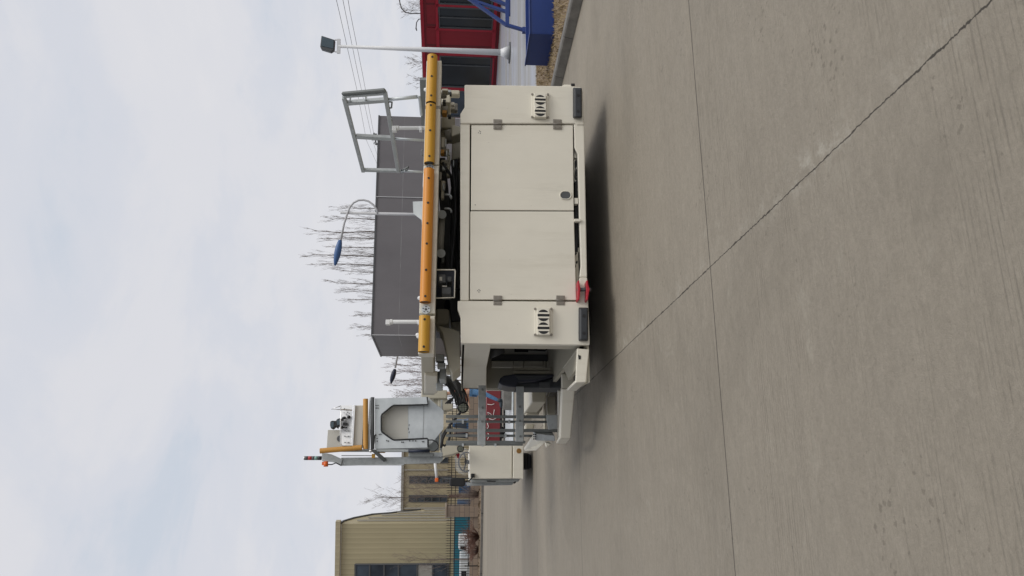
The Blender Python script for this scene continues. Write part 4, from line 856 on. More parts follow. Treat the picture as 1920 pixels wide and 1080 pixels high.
a = MB(); a.prism([pd(x, y, -.075) for x, y in ((603.5, 68.5), (625.5, 75.5), (624.5, 91), (602, 86))], FH*.01); a.build('glass', 'lamp_glass', lh)
# ---- red building
dR0, dR1 = 33.2, 29.6
def rb(px_, py_, off=0.0):                 # facade plane through two depths
    A = fl(0, 0); Pa, Pb = PD(931, 160, dR0), PD(937, 0, dR1); dirv = (Pb-Pa); dirv.z = 0; n = Vector((dirv.y, -dirv.x, 0)).normalized()
    if n.dot(FH) > 0: n = -n
    r = ray(px_, py_); return CAM + r*(((Pa+n*off)-CAM).dot(n)/r.dot(n))
Pa, Pb = PD(931, 160, dR0), PD(937, 0, dR1); RD = (Pb-Pa); RD.z = 0; RD.normalize(); RN = Vector((RD.y, -RD.x, 0))
if RN.dot(FH) > 0: RN = -RN
zb = KH-.02; zt_ = rb(797, 100).z
RBB = thing('red_building', tuple(Vector((Pa.x, Pa.y, zb))), 'single storey red metal clad building with dark glazing behind the floodlight pole', 'building')
def at(py_): p = rb(880, py_); return Vector((p.x, p.y, 0))
p0, p1 = at(222), at(-260)
MB().prism([p0+ZZ*zb, p1+ZZ*zb, p1+ZZ*zt_, p0+ZZ*zt_], -RN*8).build('wall', 'red_wall', RBB)
a = MB(); a.prism([p0+ZZ*zt_-RN*-.06+RD*-.1, p1+ZZ*zt_+RN*.06, p1+ZZ*(zt_+.13)+RN*.06, p0+ZZ*(zt_+.13)+RN*.06+RD*-.1], -RN*8.1); a.build('roof', 'red_trim', RBB)
def rrect(x0, x1, y0, y1, o0, o1, mat, name, par=RBB):
    A, B = at(y0), at(y1); za, zb2 = rb(x0, (y0+y1)/2).z, rb(x1, (y0+y1)/2).z
    return MB().prism([A+ZZ*za+RN*o0, B+ZZ*za+RN*o0, B+ZZ*zb2+RN*o0, A+ZZ*zb2+RN*o0], RN*(o1-o0)).build(name, mat, par)
rrect(798, 816, 52, -120, .005, .03, 'red_cladding', 'fascia_cladding')
rrect(800, 928, 92, 54, .005, .02, 'red_cladding', 'cladding_panel')
def rwin(x0, x1, y0, y1, mat='glass', mull=()):
    w = rrect(x0, x1, y0, y1, .01, .02, mat, 'window'); f = MB(); A, B = at(y0), at(y1); za, zb2 = rb(x0, (y0+y1)/2).z, rb(x1, (y0+y1)/2).z; t_ = .07
    for (q0, q1) in ((A+ZZ*za, B+ZZ*za), (A+ZZ*zb2, B+ZZ*zb2), (A+ZZ*za, A+ZZ*zb2), (B+ZZ*za, B+ZZ*zb2)): f.bar(q0+RN*.04, q1+RN*.04, t_, t_, RN)
    for m_ in mull: c = at(m_); f.bar(c+ZZ*za+RN*.04, c+ZZ*zb2+RN*.04, .05, .05, RN)
    f.build('window_frame', 'dark_grey', w); return w
rwin(823, 924, 52, 14, 'glass', (33,)); rwin(823, 924, 7, -60, 'glass'); rwin(823, 924, -70, -120, 'glass')
rwin(826, 921, 162, 105, 'glass', (122,)); rwin(826, 927, 218, 170, 'glass_blue', ())
for (x0, x1, y0, y1) in ((816, 931, 57, 52), (816, 931, 13, 8), (818, 930, 105, 97), (818, 930, 169, 163), (925, 932, 162, -120), (817, 823, 162, -120)): rrect(x0, x1, y0, y1, .022, .075, 'red_trim', 'trim')
# ---- grey building
dG = 62.0
GX = lambda x, y, o=0: PD(x, y, dG+o)
pr, pl = GX(711, 217, 2.7), GX(697, 628); ps = GX(714, 668, 7.5)
ztg = pl.z; GB = thing('grey_building', (pl.x, pl.y, 0.05), 'large dark grey panel clad hall with flat roof behind the white truck', 'building')
base = [Vector((q.x, q.y, .05)) for q in (pr, pl, ps)]
nb = base[0] + (base[2]-base[1])
MB().solid([base[0], base[1], base[2], nb], [Vector((v_.x, v_.y, ztg)) for v_ in (base[0], base[1], base[2], nb)]).build('wall', 'grey_cladding', GB)
a = MB(); up = [Vector((v_.x, v_.y, ztg)) for v_ in (base[0], base[1], base[2], nb)]
for i in range(4): a.bar(up[i], up[(i+1) % 4], .12, .12)
a.build('parapet_trim', 'dark_grey', GB)
a = MB()
for f in (0.0, 0.62): c = base[1].lerp(base[0], f); c2 = c+(base[1]-base[2]).normalized()*.04; a.bar(c2, c2+ZZ*(ztg-.05), .05, .05)
a.build('corner_flashing', 'pole_grey', GB)
# pale wall behind the red building
q0, q1 = PD(792, 165, 52), PD(790, 75, 52)
MB().prism([Vector((q0.x, q0.y, 0)), Vector((q1.x, q1.y, 0)), Vector((q1.x, q1.y, q1.z)), Vector((q0.x, q0.y, q0.z))], FH*4).build('pale_shed', 'pole_grey', origin=(q0.x, q0.y, 0))
tag(bpy.data.objects['pale_shed'], 'pale grey shed just showing above the red building roof', 'shed')
# ---- beige hall at far left
dB = 62.0
def lat_(y, d): return (PD(860, y, d)-fl(0, d)).dot(RH)
BB = thing('beige_hall', tuple(Vector((PD(850, 1000, dB).x, PD(850, 1000, dB).y, .05))), 'tall beige corrugated factory hall with a long dark window and curved gutter', 'building')
def bp_(x, y, d=dB, z=None): p = PD(x, y, d); return p if z is None else Vector((p.x, p.y, z))
zh = bp_(629, 1040).z; zf = bp_(638, 1040).z
x0B = lat_(981, dB)
def hp(x, y): d_ = dB*(540-981)/(540-y); d_ = max(dB, d_); return PD(x, y, d_)
def onside(x, y):
    p = hp(x, y); d_ = (p-CAM).dot(FH); return Vector((CAM.x, CAM.y, 0))+FH*d_+RH*x0B+ZZ*p.z
prof = [onside(640, 981), onside(645, 977), onside(665, 971), onside(700, 964.5), onside(735, 962), onside(757, 959), onside(790, 956)]
lo = [Vector((v_.x, v_.y, .05)) for v_ in (prof[-1], prof[0])]
MB().prism(prof+lo, RH*-34).build('wall', 'beige_cladding', BB)
P0 = Vector((CAM.x, CAM.y, 0))+FH*(dB-.25)+RH*(x0B+.25)
MB().prism([P0+ZZ*zf, P0+RH*-34+ZZ*zf, P0+RH*-34+ZZ*zh, P0+ZZ*zh], FH*.5).build('roof_fascia', 'beige_cladding_fine', BB)
sk_ = MB()
for k in range(len(prof)-1): sk_.bar(prof[k]+RH*.04+ZZ*.05, prof[k+1]+RH*.04+ZZ*.05, .14, .12)
sk_.build('gutter', 'dark_grey', BB)
dp = MB()
for y, x1_ in ((957.5, 795), (962, 745), (966.5, 715), (972, 690), (977, 670)):
    a_t = onside(x1_, y); dp.bar(a_t+RH*.1, Vector((a_t.x, a_t.y, .05))+RH*.1, .1, .1)
dp.build('downpipe', 'mesh_steel', BB)
w_ = MB(); w_.prism([bp_(666, 1059, dB-.03), bp_(666, 1240, dB-.03), bp_(842, 1240, dB-.03), bp_(842, 1057, dB-.03)], FH*.03); wo_ = w_.build('window', 'glass_blue', BB)
w_ = MB()
for x in (666, 693, 720, 747, 782, 811, 840): w_.bar(bp_(x, 1058, dB-.06), bp_(x, 1240, dB-.06), .12, .08)
w_.bar(bp_(666, 1058, dB-.06), bp_(842, 1057, dB-.06), .12, .1); w_.bar(bp_(666, 1110, dB-.06), bp_(842, 1109, dB-.06), .1, .08); w_.build('window_frame', 'dark_grey', wo_)
w_ = MB(); w_.prism([bp_(784, 1060, dB-.05), bp_(784, 1108, dB-.05), bp_(810, 1108, dB-.05), bp_(810, 1060, dB-.05)], FH*.02); w_.build('blind', 'mesh_steel', wo_)
# ---- lower wing behind
dW = 78.0
WW = thing('beige_annexe', tuple(Vector((PD(850, 930, dW).x, PD(850, 930, dW).y, .05))), 'lower beige annexe with two narrow tall windows behind the basket mast', 'building')
A, B = bp_(800, 800, dW, .05), bp_(800, 990, dW, .05); zw = bp_(757, 900, dW).z
MB().prism([A, B, Vector((B.x, B.y, zw)), Vector((A.x, A.y, zw))], FH*12).build('wall', 'beige_cladding_fine', WW)
MB().prism([Vector((A.x, A.y, zw))-FH*.2, Vector((B.x, B.y, zw))-FH*.2, Vector((B.x, B.y, zw+.25))-FH*.2, Vector((A.x, A.y, zw+.25))-FH*.2], FH*12.4).build('roof_edge', 'mesh_steel', WW)
for (x0, x1, y0, y1) in ((768, 846, 893, 906), (767, 838, 929, 941), (768, 840, 858, 868)):
    w_ = MB().prism([bp_(x0, y0, dW-.04), bp_(x0, y1, dW-.04), bp_(x1, y1, dW-.04), bp_(x1, y0, dW-.04)], FH*.03).build('window', 'glass_blue', WW)
    f_ = MB()
    n = 5
    for i in range(n+1): x = x0+(x1-x0)*i/n; f_.bar(bp_(x, y0, dW-.08), bp_(x, y1, dW-.08), .1, .06)
    f_.bar(bp_(x0, y0, dW-.08), bp_(x1, y0, dW-.08), .1, .06); f_.bar(bp_(x0, y1, dW-.08), bp_(x1, y1, dW-.08), .1, .06)
    f_.build('window_frame', 'dark_grey', w_)
f_ = MB(); f_.bar(bp_(757, 953, dW-.1), bp_(842, 952, dW-.1), .12, .1); f_.bar(bp_(757, 881, dW-.1), bp_(842, 881, dW-.1), .12, .1); f_.build('downpipe', 'mesh_steel', WW)
# ---- fence, pillar, plinth wall
dF = 50.0
def lat(py_, d): return (PD(860, py_, d)-fl(0, d)).dot(RH)
zwt = PD(881, 1000, dF).z; zft = PD(835, 1000, dF).z
L0, L1, Lp0, Lp1, L2 = -40.0, lat(968, dF), lat(968, dF), lat(950, dF), lat(724, dF)
def fence_run(a, b, label):
    o = thing('iron_fence', tuple(fl((a+b)/2, dF, .13)), label, 'fence', 'iron railings along the far verge')
    w_ = MB().prism([fl(a, dF, .1), fl(b, dF, .1), fl(b, dF, zwt), fl(a, dF, zwt)], FH*.4); w_.build('plinth_wall', 'tile_wall', o)
    r_ = MB()
    for z in (zwt+.08, zft-.62, zft-.35): r_.bar(fl(a, dF+.2, z), fl(b, dF+.2, z), .05, .04)
    r_.build('rail', 'iron', o); p_ = MB(); n = int((b-a)/.17); sp_ = MB()
    for i in range(n+1):
        x = a+(b-a)*i/n; c = fl(x, dF+.2, zwt); p_.bar(c, c+ZZ*(zft-zwt-.15), .028, .028, RH); sp_.tube(c+ZZ*(zft-zwt-.18), c+ZZ*(zft-zwt), .035, .004, 4)
    p_.build('picket', 'iron', o)['kind'] = 'stuff'; sp_.build('spear_tip', 'iron', o)['kind'] = 'stuff'
    return o
fence_run(-24.5, L1, 'black spear topped iron fence on tiled plinth in front of the turquoise hoarding')
fence_run(Lp1, L2, 'black spear topped iron fence on tiled plinth in front of the beige annexe')
PI_ = thing('gate_pillar', tuple(fl((Lp0+Lp1)/2, dF, .1)), 'square stone tiled pillar with a flat cap standing in the fence', 'pillar')
zp = PD(838, 959, dF).z
MB().prism([fl(Lp0, dF-.15, .1), fl(Lp1, dF-.15, .1), fl(Lp1, dF-.15, zp), fl(Lp0, dF-.15, zp)], FH*.7).build('shaft', 'tile_wall', PI_)
MB().prism([fl(Lp0-.08, dF-.22, zp), fl(Lp1+.08, dF-.22, zp), fl(Lp1+.08, dF-.22, zp+.12), fl(Lp0-.08, dF-.22, zp+.12)], FH*.85).build('cap', 'tile_stone', PI_, bevel=.02)
pst = MB().prism([fl(lat(933, dF), dF-.02, .1), fl(lat(929, dF), dF-.02, .1), fl(lat(929, dF), dF-.02, zft-.2), fl(lat(933, dF), dF-.02, zft-.2)], FH*.3); tag(pst.build('fence_post', 'brown_steel', origin=tuple(fl(lat(931, dF), dF, .1))), 'wide dark brown steel post in the fence right of the pillar', 'post')
bo_ = MB().prism([fl(lat(1062, dF-.4), dF-.45, .13), fl(lat(1060.5, dF-.4), dF-.45, .13), fl(lat(1060.5, dF-.4), dF-.45, 1.0), fl(lat(1062, dF-.4), dF-.45, 1.0)], FH*.08); tag(bo_.build('marker_post', 'iron', origin=tuple(fl(lat(1061, dF), dF-.4, .13))), 'short dark iron stake in front of the tiled plinth near the white vans', 'stake')
# behind fence: turquoise hoarding, white van, blue tank
def flatbox(name, x0, x1, y0, y1, d, th, mat, label, cat, z0=.05, bevel=.03):
    a, b = lat(y1, d), lat(y0, d); z1 = PD(x0, (y0+y1)/2, d).z
    zz0 = z0 if x1 is None else PD(x1, (y0+y1)/2, d).z
    return tag(MB().prism([fl(a, d, zz0), fl(b, d, zz0), fl(b, d, z1), fl(a, d, z1)], FH*th).build(name, mat, origin=tuple(fl((a+b)/2, d, zz0)), bevel=bevel), label, cat)
flatbox('hoarding', 849, None, 966, 1300, 60, .08, 'turquoise', 'turquoise sheet metal hoarding behind the left fence', 'hoarding', bevel=0)
flatbox('blue_tank', 857, None, 945, 953, 54, 1.2, 'blue_plastic', 'bright blue plastic tank behind the fence beside the pillar', 'tank')
flatbox('blue_crate', 860, None, 912, 926, 54, 1.2, 'blue_plastic', 'dull blue crate behind the fence right of the brown post', 'crate')
def van(y0, y1, xt, label):
    d = 56; a, b = lat(y1, d), lat(y0, d); zt1 = PD(xt, y0, d).z; V = thing('white_van', tuple(fl((a+b)/2, d, .05)), label, 'van')
    L = b-a; prof = [(0, .35), (0, zt1*.55), (.12*L, zt1*.62), (.28*L, zt1), (L, zt1), (L, .35)]
    MB().prism([fl(a+u_, d, .05+v_) for u_, v_ in prof], FH*1.7).build('body', 'van_white', V, bevel=.08)
    MB().prism([fl(a+.22*L, d-.01, zt1*.62), fl(a+.55*L, d-.01, zt1*.62), fl(a+.55*L, d-.01, zt1*.93), fl(a+.32*L, d-.01, zt1*.93)], FH*.02).build('window', 'glass', V)
    for f in (.2, .8):
        w_ = MB(); c = fl(a+f*L, d-.02, .36); w_.tube(c, c+FH*.25, .31, seg=20); w_.build('wheel', 'rubber', V)
van(1014, 1037, 861, 'small white van with open dark side behind the brown shrub'); van(1047, 1100, 863, 'white van behind the fence, cut off by the picture edge')
# shrubs
def shrub(py_, d, w, h, label, n=260, tw='twig'):
    c = fl(lat(py_, d), d, .13); o = thing('bare_shrub', tuple(c), label, 'shrub', 'leafless shrubs on the far verge'); s_ = MB(); t_ = MB()
    for i in range(n):
        a = random.random()*6.28; r = random.random()**.6; e = c+Vector((math.cos(a)*r*w, math.sin(a)*r*w, h*(1-.45*r*r)*random.uniform(.45, 1.2)))
        m_ = c.lerp(e, .5)+Vector((random.uniform(-.1, .1), random.uniform(-.1, .1), .1)); s_.path([c+Vector((math.cos(a)*.08, math.sin(a)*.08, 0)), m_, e], [.014, .009, .004], 3)
        for k in range(3): q = m_.lerp(e, random.random()); s_.path([q, q+Vector((random.uniform(-.25, .25), random.uniform(-.25, .25), random.uniform(-.02, .25)))], [.008, .003], 3)
    for k in range(6): a = k*1.05; t_.tube(c, c+Vector((math.cos(a)*.2, math.sin(a)*.2, .35)), .03, .015, 5)
    t_.build('stem', 'bark', o); s_.build('branches', tw, o)
simple('twig_red', (0.16, 0.08, 0.06), 0.9, 0, 0.3)
shrub(1006, 47, 1.25, 1.35, 'wide brown leafless shrub in front of the tiled plinth', 90, 'twig_red'); shrub(1032, 47, .9, .85, 'smaller brown leafless shrub before the white van', 55, 'twig_red')
shrub(926, 48.5, .8, 1.6, 'tall thin leafless shrub against the fence near the brown post', 50)
lm = MB()
for i in range(900):
    x = random.uniform(-23, -4); p = fl(x, FK+.5+random.random()*3.5, .135); r = random.uniform(.03, .1)
    a = random.random()*6.28; v_ = [lm.bm.verts.new(p+Vector((math.cos(a+k*2.1)*r, math.sin(a+k*2.1)*r, random.uniform(0, .1)))) for k in range(3)]; lm.bm.faces.new(v_)
tag(lm.build('leaf_litter', 'leaf_dry'), 'dead leaves scattered on the far verge below the fence', 'leaves', kind='stuff')
# ---- bare trees
def tree(px_top, py_, d, label, grp, spread=.35, n=46, upright=.75, base_frac=.25, z0=.05, tr=None, mat='twig', nm='bare_tree'):
    top = PD(px_top, py_, d); c = fl((top-fl(0, d)).dot(RH), d, z0); H = top.z-z0; o = thing(nm, tuple(c), label, 'tree', grp)
    trr = tr or H*.0075*random.uniform(.8, 1.2); t_ = MB(); pts = [c+Vector((random.uniform(-1, 1)*.01*H*i/6, random.uniform(-1, 1)*.01*H*i/6, H*i/6)) for i in range(7)]
    t_.path(pts, [trr*(1-.85*i/6) for i in range(7)], 6); t_.build('trunk', 'bark', o)
    cr = MB()
    for i in range(n):
        f = base_frac+(1-base_frac)*(i+random.random())/n; k = min(5, int(f*6)); q = pts[k].lerp(pts[k+1], f*6-k) if f < 1 else pts[6]
        a = random.random()*6.28; L = H*spread*(1-f*.7)*random.uniform(.45, 1.35); hd = Vector((math.cos(a), math.sin(a), 0))
        d1 = (hd*(1-upright)+ZZ*upright*.8).normalized(); d2 = (hd*(1-upright)*.55+ZZ*upright).normalized(); m_ = q+d1*L*.5; e = m_+d2*L*.5
        r0 = max(.008*d/60, trr*.16*(1-f*.6)); cr.path([q, m_, e], [r0, r0*.6, .005*d/60], 3)
        for j in range(8):
            s0 = q.lerp(m_, random.random()) if random.random() < .3 else m_.lerp(e, random.random()); b_ = random.random()*6.28
            e2 = s0+(Vector((math.cos(b_), math.sin(b_), 0))*(1-upright)*1.1+ZZ*upright).normalized()*L*random.uniform(.18, .4); cr.path([s0, e2], [max(.006*d/60, r0*.4), .004*d/60], 3)
            if random.random() < .5: e3 = s0.lerp(e2, .5); b_ += 1.5; cr.path([e3, e3+(Vector((math.cos(b_), math.sin(b_), 0))*.5+ZZ*.6)*L*.18], [r0*.28, .005*d/60], 3)
    cr.build('crown', mat, o); return o
G1 = 'bare poplars behind the grey hall'
tops = [(620, 410), (590, 434), (612, 446), (585, 478), (622, 462), (602, 494), (640, 508), (625, 530), (645, 546), (652, 560), (640, 388), (672, 590), (668, 612), (690, 630)]
ORD = ['first', 'second', 'third', 'fourth', 'fifth', 'sixth', 'seventh', 'eighth', 'ninth', 'tenth', 'eleventh', 'twelfth', 'thirteenth', 'fourteenth']
tops.sort(key=lambda q: -q[1])
for i, (x, y) in enumerate(tops): tree(x, y, 82+random.uniform(-3, 3), ORD[i]+' bare poplar behind the grey hall, counting from its corner near the basket', G1, .27, 36, .8)
G2 = 'bare trees behind the second street lamp'
for i, (x, y) in enumerate(((735, 672), (728, 684), (738, 697), (742, 712), (725, 722), (748, 736))): tree(x, y, 95+random.uniform(-3, 3), ORD[i]+' bare reddish tree between grey hall and man basket, counted from the hall', G2, .3, 28, .75, mat='twig_red')
tree(742, 742, 60, 'thin bare tree just right of the basket top', None, .4, 30, .6)
tree(703, 932, 58, 'bare tree rising above the beige annexe roof', None, .42, 44, .62, .3)
tree(752, 1050, 54, 'bare young tree in front of the beige hall wall', None, .5, 26, .6, .2)
tree(760, 893, 56, 'bare branching tree in front of the annexe window', None, .5, 36, .5, .25)
tree(755, 915, 60, 'bare tree between the two annexe windows', None, .45, 30, .55, .25)
tree(775, 115, 60, 'small bare tree above the red building beside the floodlight pole', None, .4, 50, .6); tree(778, 150, 62, 'small bare tree above the red building roof near the truck', None, .4, 40, .6)
tree(762, 18, 64, 'bare tree behind the far right end of the red building', None, .4, 50, .6)
# ---- street lamps
def street_lamp(d, pole, arm, head, label, hr=.2, z0=.05, hm='lamp_blue'):
    b = PD(pole[0], pole[2], d); base_ = fl(lat(pole[2], d), d, z0); o = thing('street_lamp', tuple(base_), label, 'street lamp', 'curved arm street lamps')
    MB().tube(base_, Vector((base_.x, base_.y, PD(pole[0], pole[2], d).z)), .11*d/45, .08*d/45, 12).build('pole', 'pole_grey', o)
    q = [PD(x, y, d-.05) for x, y in arm]; MB().path(q, .06*d/45, 8).build('arm', 'pole_grey', o)
    h0, h1 = PD(*head[0], d), PD(*head[1], d); n = 8; ax_ = (h1-h0)
    MB().path([h0+ax_*(i/n) for i in range(n+1)], [max(.04, hr*math.sin(math.pi*min(1, .12+i/n*.84))**.7)*d/45 for i in range(n+1)], 12).build('lamp_head', hm, o)
street_lamp(45, (638.5, 785, 404), [(708, 402), (706, 393), (700, 384), (691, 377.5), (682, 375), (672, 375.5), (663, 380), (656, 388), (651, 401), (645, 420), (639, 450)], ((638, 450), (628, 498)), 'grey street lamp with curved arm and blue head in front of the grey hall')
street_lamp(85, (739, 785, 662), [(777, 661), (775, 653), (768, 647.5), (760, 646.5), (752, 651), (746, 662), (741, 690)], ((740.5, 692), (733, 719)), 'farther street lamp with dark blue head left of the grey hall', .15, hm='navy')
def small_lamp(d, pts, y, label):
    base_ = fl(lat(y, d), d, .05); o = thing('street_lamp', tuple(base_), label, 'street lamp', 'curved arm street lamps')
    q = [PD(a, b, d) for a, b in pts]; MB().path([base_]+q, .06, 6).build('pole', 'dark_grey', o); MB().path([q[-1]+RH*-.1, q[-1]+RH*.0-ZZ*.0, q[-1]+RC*-.3+UC*-.1], [.05, .1, .04], 6).build('lamp_head', 'dark_grey', o)
small_lamp(80, [(792, 25), (770, 25.5), (760, 23), (753, 16), (750, 6), (748, -4)], 25, 'thin dark street lamp above the far right of the red building')
small_lamp(85, [(792, 35), (785, 36), (781, 42), (780, 53)], 35.5, 'smallest dark street lamp peeking over the red building roof')
# ---- power line
dU = 90.0
up_ = PD(700, 262, dU); ub_ = fl(lat(262, dU), dU, .05); UPo = thing('utility_pole', tuple(ub_), 'distant utility pole with cross arm behind the grey hall', 'utility pole')
MB().tube(ub_, up_+ZZ*.2, .16, .1, 10).build('pole', 'pole_grey', UPo)
a = MB(); a.bar(PD(701, 249, dU), PD(706, 272, dU), .14, .12); a.bar(PD(707, 259, dU), PD(701, 270, dU), .08, .08); a.build('cross_arm', 'dark_grey', UPo)
a = MB()
for x, y in ((697, 257), (701, 252), (705, 270)): p = PD(x, y, dU); a.tube(p+ZZ*.1, p-ZZ*.35, .12, seg=8)
a.build('insulator', 'dark_grey', UPo)
def wire(pts, ds, label):
    q = [PD(x, y, d) for (x, y), d in zip(pts, ds)]; o = MB().path(q, .016, 5).build('power_line', 'dark_grey', origin=tuple(q[0])); tag(o, label, 'power line', 'overhead power lines')
wire([(626, -20), (635.5, 20), (669.6, 170), (687, 263), (708, 310)], (46, 49, 70, 90, 110), 'overhead wire nearest the sky of the three, highest')
wire([(641, -10), (647, 20), (670, 133), (697, 257), (710, 300)], (47, 50, 66, 90, 110), 'overhead wire in the middle of the three')
wire([(651, -10), (656, 20), (680, 140), (701, 252), (714, 300)], (47, 50, 66, 90, 110), 'lowest of the three overhead wires')
# ---- behind the truck's gap: brick wall, red board, person, parked cars
flatbox('brick_wall', 879, None, 722, 834, 46, .3, 'tile_wall', 'low tiled pinkish brown wall behind the red trailer board', 'wall', .0, 0)
RT = thing('red_trailer', tuple(PZ(945, 775, 0)), 'low red flatbed side board with chalk scribbles behind the guard rail', 'trailer')
dT = 24.0
a_ = lambda y: lat(y, dT)
MB().prism([fl(a_(832), dT, PD(938, 775, dT).z), fl(a_(722), dT, PD(938, 775, dT).z), fl(a_(722), dT, PD(912, 775, dT).z), fl(a_(832), dT, PD(912, 775, dT).z)], FH*1.6).build('side_board', 'board_red', RT, bevel=.01)
MB().prism([fl(a_(830), dT+.1, .12), fl(a_(724), dT+.1, .12), fl(a_(724), dT+.1, PD(938, 775, dT).z), fl(a_(830), dT+.1, PD(938, 775, dT).z)], FH*1.3).build('chassis', 'black', RT)
a = MB()
for pts in (((914, 758), (922, 759), (927, 757)), ((916, 778), (914, 773), (920, 776), (924, 782), (927, 768)), ((917, 785), (924, 787), (932, 783)), ((914, 793), (916, 800), (913, 805)), ((915, 812), (917, 818), (914, 824))): a.path([PD(x, y, dT-.012) for x, y in pts], .012, 5)
a.build('chalk_mark', 'chalk', RT)
wh = MB()
for y in (740, 815): c = fl(a_(y), dT+.3, .22); wh.tube(c, c+FH*.2, .22, seg=18)
wh.build('wheel', 'rubber', RT)
t = NT('pale_sheet'); t.col(t.ramp(t.noise(8, 5), [(0.35, (.45, .5, .52)), (.6, (.72, .78, .8))])); t.set(.3); M['pale_sheet'] = t.m
q = [PZ(949, 832), PZ(949, 722), PZ(964, 722), PZ(964, 832)]
tag(MB().prism([v_+ZZ*.02 for v_ in q], (0, 0, .01)).build('plastic_sheet', 'pale_sheet', origin=tuple(q[0])), 'pale bluish plastic sheet lying on concrete under the red trailer', 'sheet')
q = [PZ(983, 812), PZ(983, 734), PZ(997, 734), PZ(1001, 758), PZ(985, 775)]
tag(MB().prism([v_+ZZ*.015 for v_ in q], (0, 0, .01)).build('tarpaulin', 'pale_sheet', origin=tuple(q[0])), 'crumpled pale plastic on the ground between rail and chassis', 'tarpaulin')
def car(y0, y1, xt, d, mat, label):
    a, b = lat(y1, d), lat(y0, d); L = b-a; zt1 = PD(xt, (y0+y1)/2, d).z; V = thing('parked_car', tuple(fl((a+b)/2, d, .0)), label, 'car')
    MB().prism([fl(a+u_*L, d, v_) for u_, v_ in ((0, .3), (0, .75), (.12, .85), (.25, zt1*.97), (.4, zt1), (.75, zt1), (.92, .9), (1, .85), (1, .3))], FH*1.7).build('body', mat, V, bevel=.08)
    MB().prism([fl(a+u_*L, d-.01, v_) for u_, v_ in ((.18, .9), (.28, zt1*.93), (.72, zt1*.93), (.85, .95))], FH*.02).build('window', 'glass_blue', V)
    for f in (.2, .8): w_ = MB(); c = fl(a+f*L, d-.02, .31); w_.tube(c, c+FH*.2, .31, seg=20); w_.build('wheel', 'rubber', V)
car(790, 806, 849, 60, 'car_paint', 'dark blue parked car seen between the guard rail posts'); car(809, 824, 851, 62, 'brown_steel', 'dark maroon parked car seen left of the blue car')
# ---- person
def skin_fig(name, chains, mat, par, lvl=1):
    me = bpy.data.meshes.new(name); vs, es, rs = [], [], []
    key = {}
    for ch_ in chains:
        prev = None
        for (p_, r_) in ch_:
            k = tuple(round(x, 4) for x in p_)
            if k not in key: key[k] = len(vs); vs.append(Vector(p_)-Vector(OFF[par.name])); rs.append(r_)
            i = key[k]
            if prev is not None and prev != i: es.append((prev, i))
            prev = i
    me.from_pydata(vs, es, []); o = bpy.data.objects.new(name, me); COL.objects.link(o); o.parent = par; OFF[o.name] = OFF[par.name]
    me.materials.append(M[mat]); sk = o.modifiers.new('skin', 'SKIN'); sk.use_smooth_shade = True
    for i, r_ in enumerate(rs): me.skin_vertices[0].data[i].radius = (r_, r_) if not isinstance(r_, tuple) else r_
    me.skin_vertices[0].data[0].use_root = True
    ss = o.modifiers.new('sub', 'SUBSURF'); ss.levels = lvl; ss.render_levels = lvl; return o
dPn = 21.5
foot = PD(942, 752, dPn); z0p = foot.z
pc = fl(lat(735, dPn), dPn, z0p)
step = MB().prism([fl(lat(765, dPn), dPn-.35, 0), fl(lat(715, dPn), dPn-.35, 0), fl(lat(715, dPn), dPn-.35, z0p), fl(lat(765, dPn), dPn-.35, z0p)], FH*.9)
tag(step.build('concrete_step', 'kerb_stone', origin=tuple(fl(lat(740, dPn), dPn, 0)), bevel=.02), 'low concrete step under the person in orange', 'step')
PN = thing('person', tuple(pc), 'person in orange jacket and blue jeans walking behind the boom hoses', 'person')
def pp(l, f, z): return tuple(pc+RH*l+FH*f+ZZ*z)
pel = (pp(0, 0, .93), .13)
legL = [pel, (pp(.02, -.09, .86), .095), (pp(-.04, -.10, .50), .065), (pp(-.22, -.10, .12), .045)]
legR = [pel, (pp(.02, .09, .86), .095), (pp(.14, .10, .48), .065), (pp(.24, .10, .10), .045)]
torso = [pel, (pp(-.01, 0, 1.12), .13), (pp(-.02, 0, 1.36), .14), (pp(-.03, 0, 1.47), .07), (pp(-.04, 0, 1.56), .055)]
arms = []
for s_ in (-1, 1):
    sh = [(pp(-.02, 0, 1.36), .14), (pp(-.02, .17*s_, 1.38), .06), (pp(-.06, .22*s_, 1.12), .045), (pp(-.24, .20*s_, .98), .034)]; arms.append(sh)
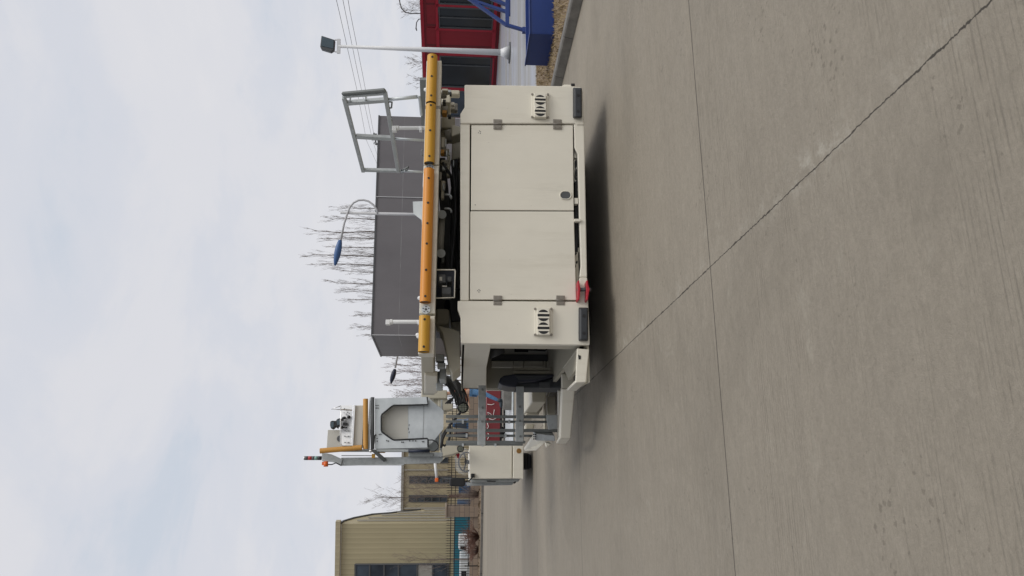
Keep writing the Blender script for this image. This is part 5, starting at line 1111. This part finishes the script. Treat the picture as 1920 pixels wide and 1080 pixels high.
body_ch = [torso+[(pp(-.05, 0, 1.64), .085), (pp(-.055, 0, 1.72), .085), (pp(-.05, 0, 1.77), .05)], legL+[(pp(-.23, -.10, .05), .04), (pp(-.36, -.10, .03), .035)], legR+[(pp(.24, .10, .05), .04), (pp(.12, .10, .03), .035)]]
for s_, ar_ in zip((-1, 1), arms):
    wr = pp(-.28, .195*s_, .97); body_ch.append([(a_1, r_*.85) for a_1, r_ in ar_]+[(wr, .024), (pp(-.33, .19*s_, .96), .03)])
    for k in range(4):
        body_ch.append([(pp(-.33, .19*s_, .96), .03), (pp(-.375, (.19+.022*(k-1.5))*s_, .95), .009), (pp(-.405-.006*(k in (1, 2)), (.19+.024*(k-1.5))*s_, .935), .008), (pp(-.415, (.19+.024*(k-1.5))*s_, .915), .007)])
    body_ch.append([(pp(-.33, .19*s_, .96), .03), (pp(-.33, .19*s_-.035*s_, .95), .010), (pp(-.355, .19*s_-.05*s_, .935), .008)])
bd = skin_fig('body', [[(p_, r_*.9) for p_, r_ in c_] for c_ in body_ch], 'skin', PN, 2)
skin_fig('trousers', [[(p_, r_*1.08) for p_, r_ in legL], [(p_, r_*1.08) for p_, r_ in legR]], 'jeans', PN, 2)
skin_fig('jacket', [[(p_, r_*1.15) for p_, r_ in torso[:4]]]+[[(p_, r_*1.25) for p_, r_ in ar_] for ar_ in arms], 'jacket', PN, 2)
for l_, f_x in ((-.23, -.10), (.24, .10)):
    a = MB(); a.sphere(Vector(pp(l_-.07, f_x, .045)), .14, (1, .38, .36)); a.sphere(Vector(pp(l_+.01, f_x, .09)), .06, (1, .9, 1.2)); a.build('shoe', 'shoe', PN)
hd_ = MB(); hd_.sphere(Vector(pp(-.04, 0, 1.735)), .1, (1, .9, .95)); hd_.build('hair', 'hair', PN)
fc = MB()
for s_ in (-1, 1): fc.sphere(Vector(pp(-.128, .033*s_, 1.69)), .011, seg=8)
fc.build('eye', 'hair', PN); fc = MB(); fc.sphere(Vector(pp(-.142, 0, 1.665)), .016, (1, 1, 1.4), 8); fc.sphere(Vector(pp(-.125, 0, 1.63)), .014, (.6, 1.6, .5), 8); fc.build('nose_and_mouth', 'skin', PN)
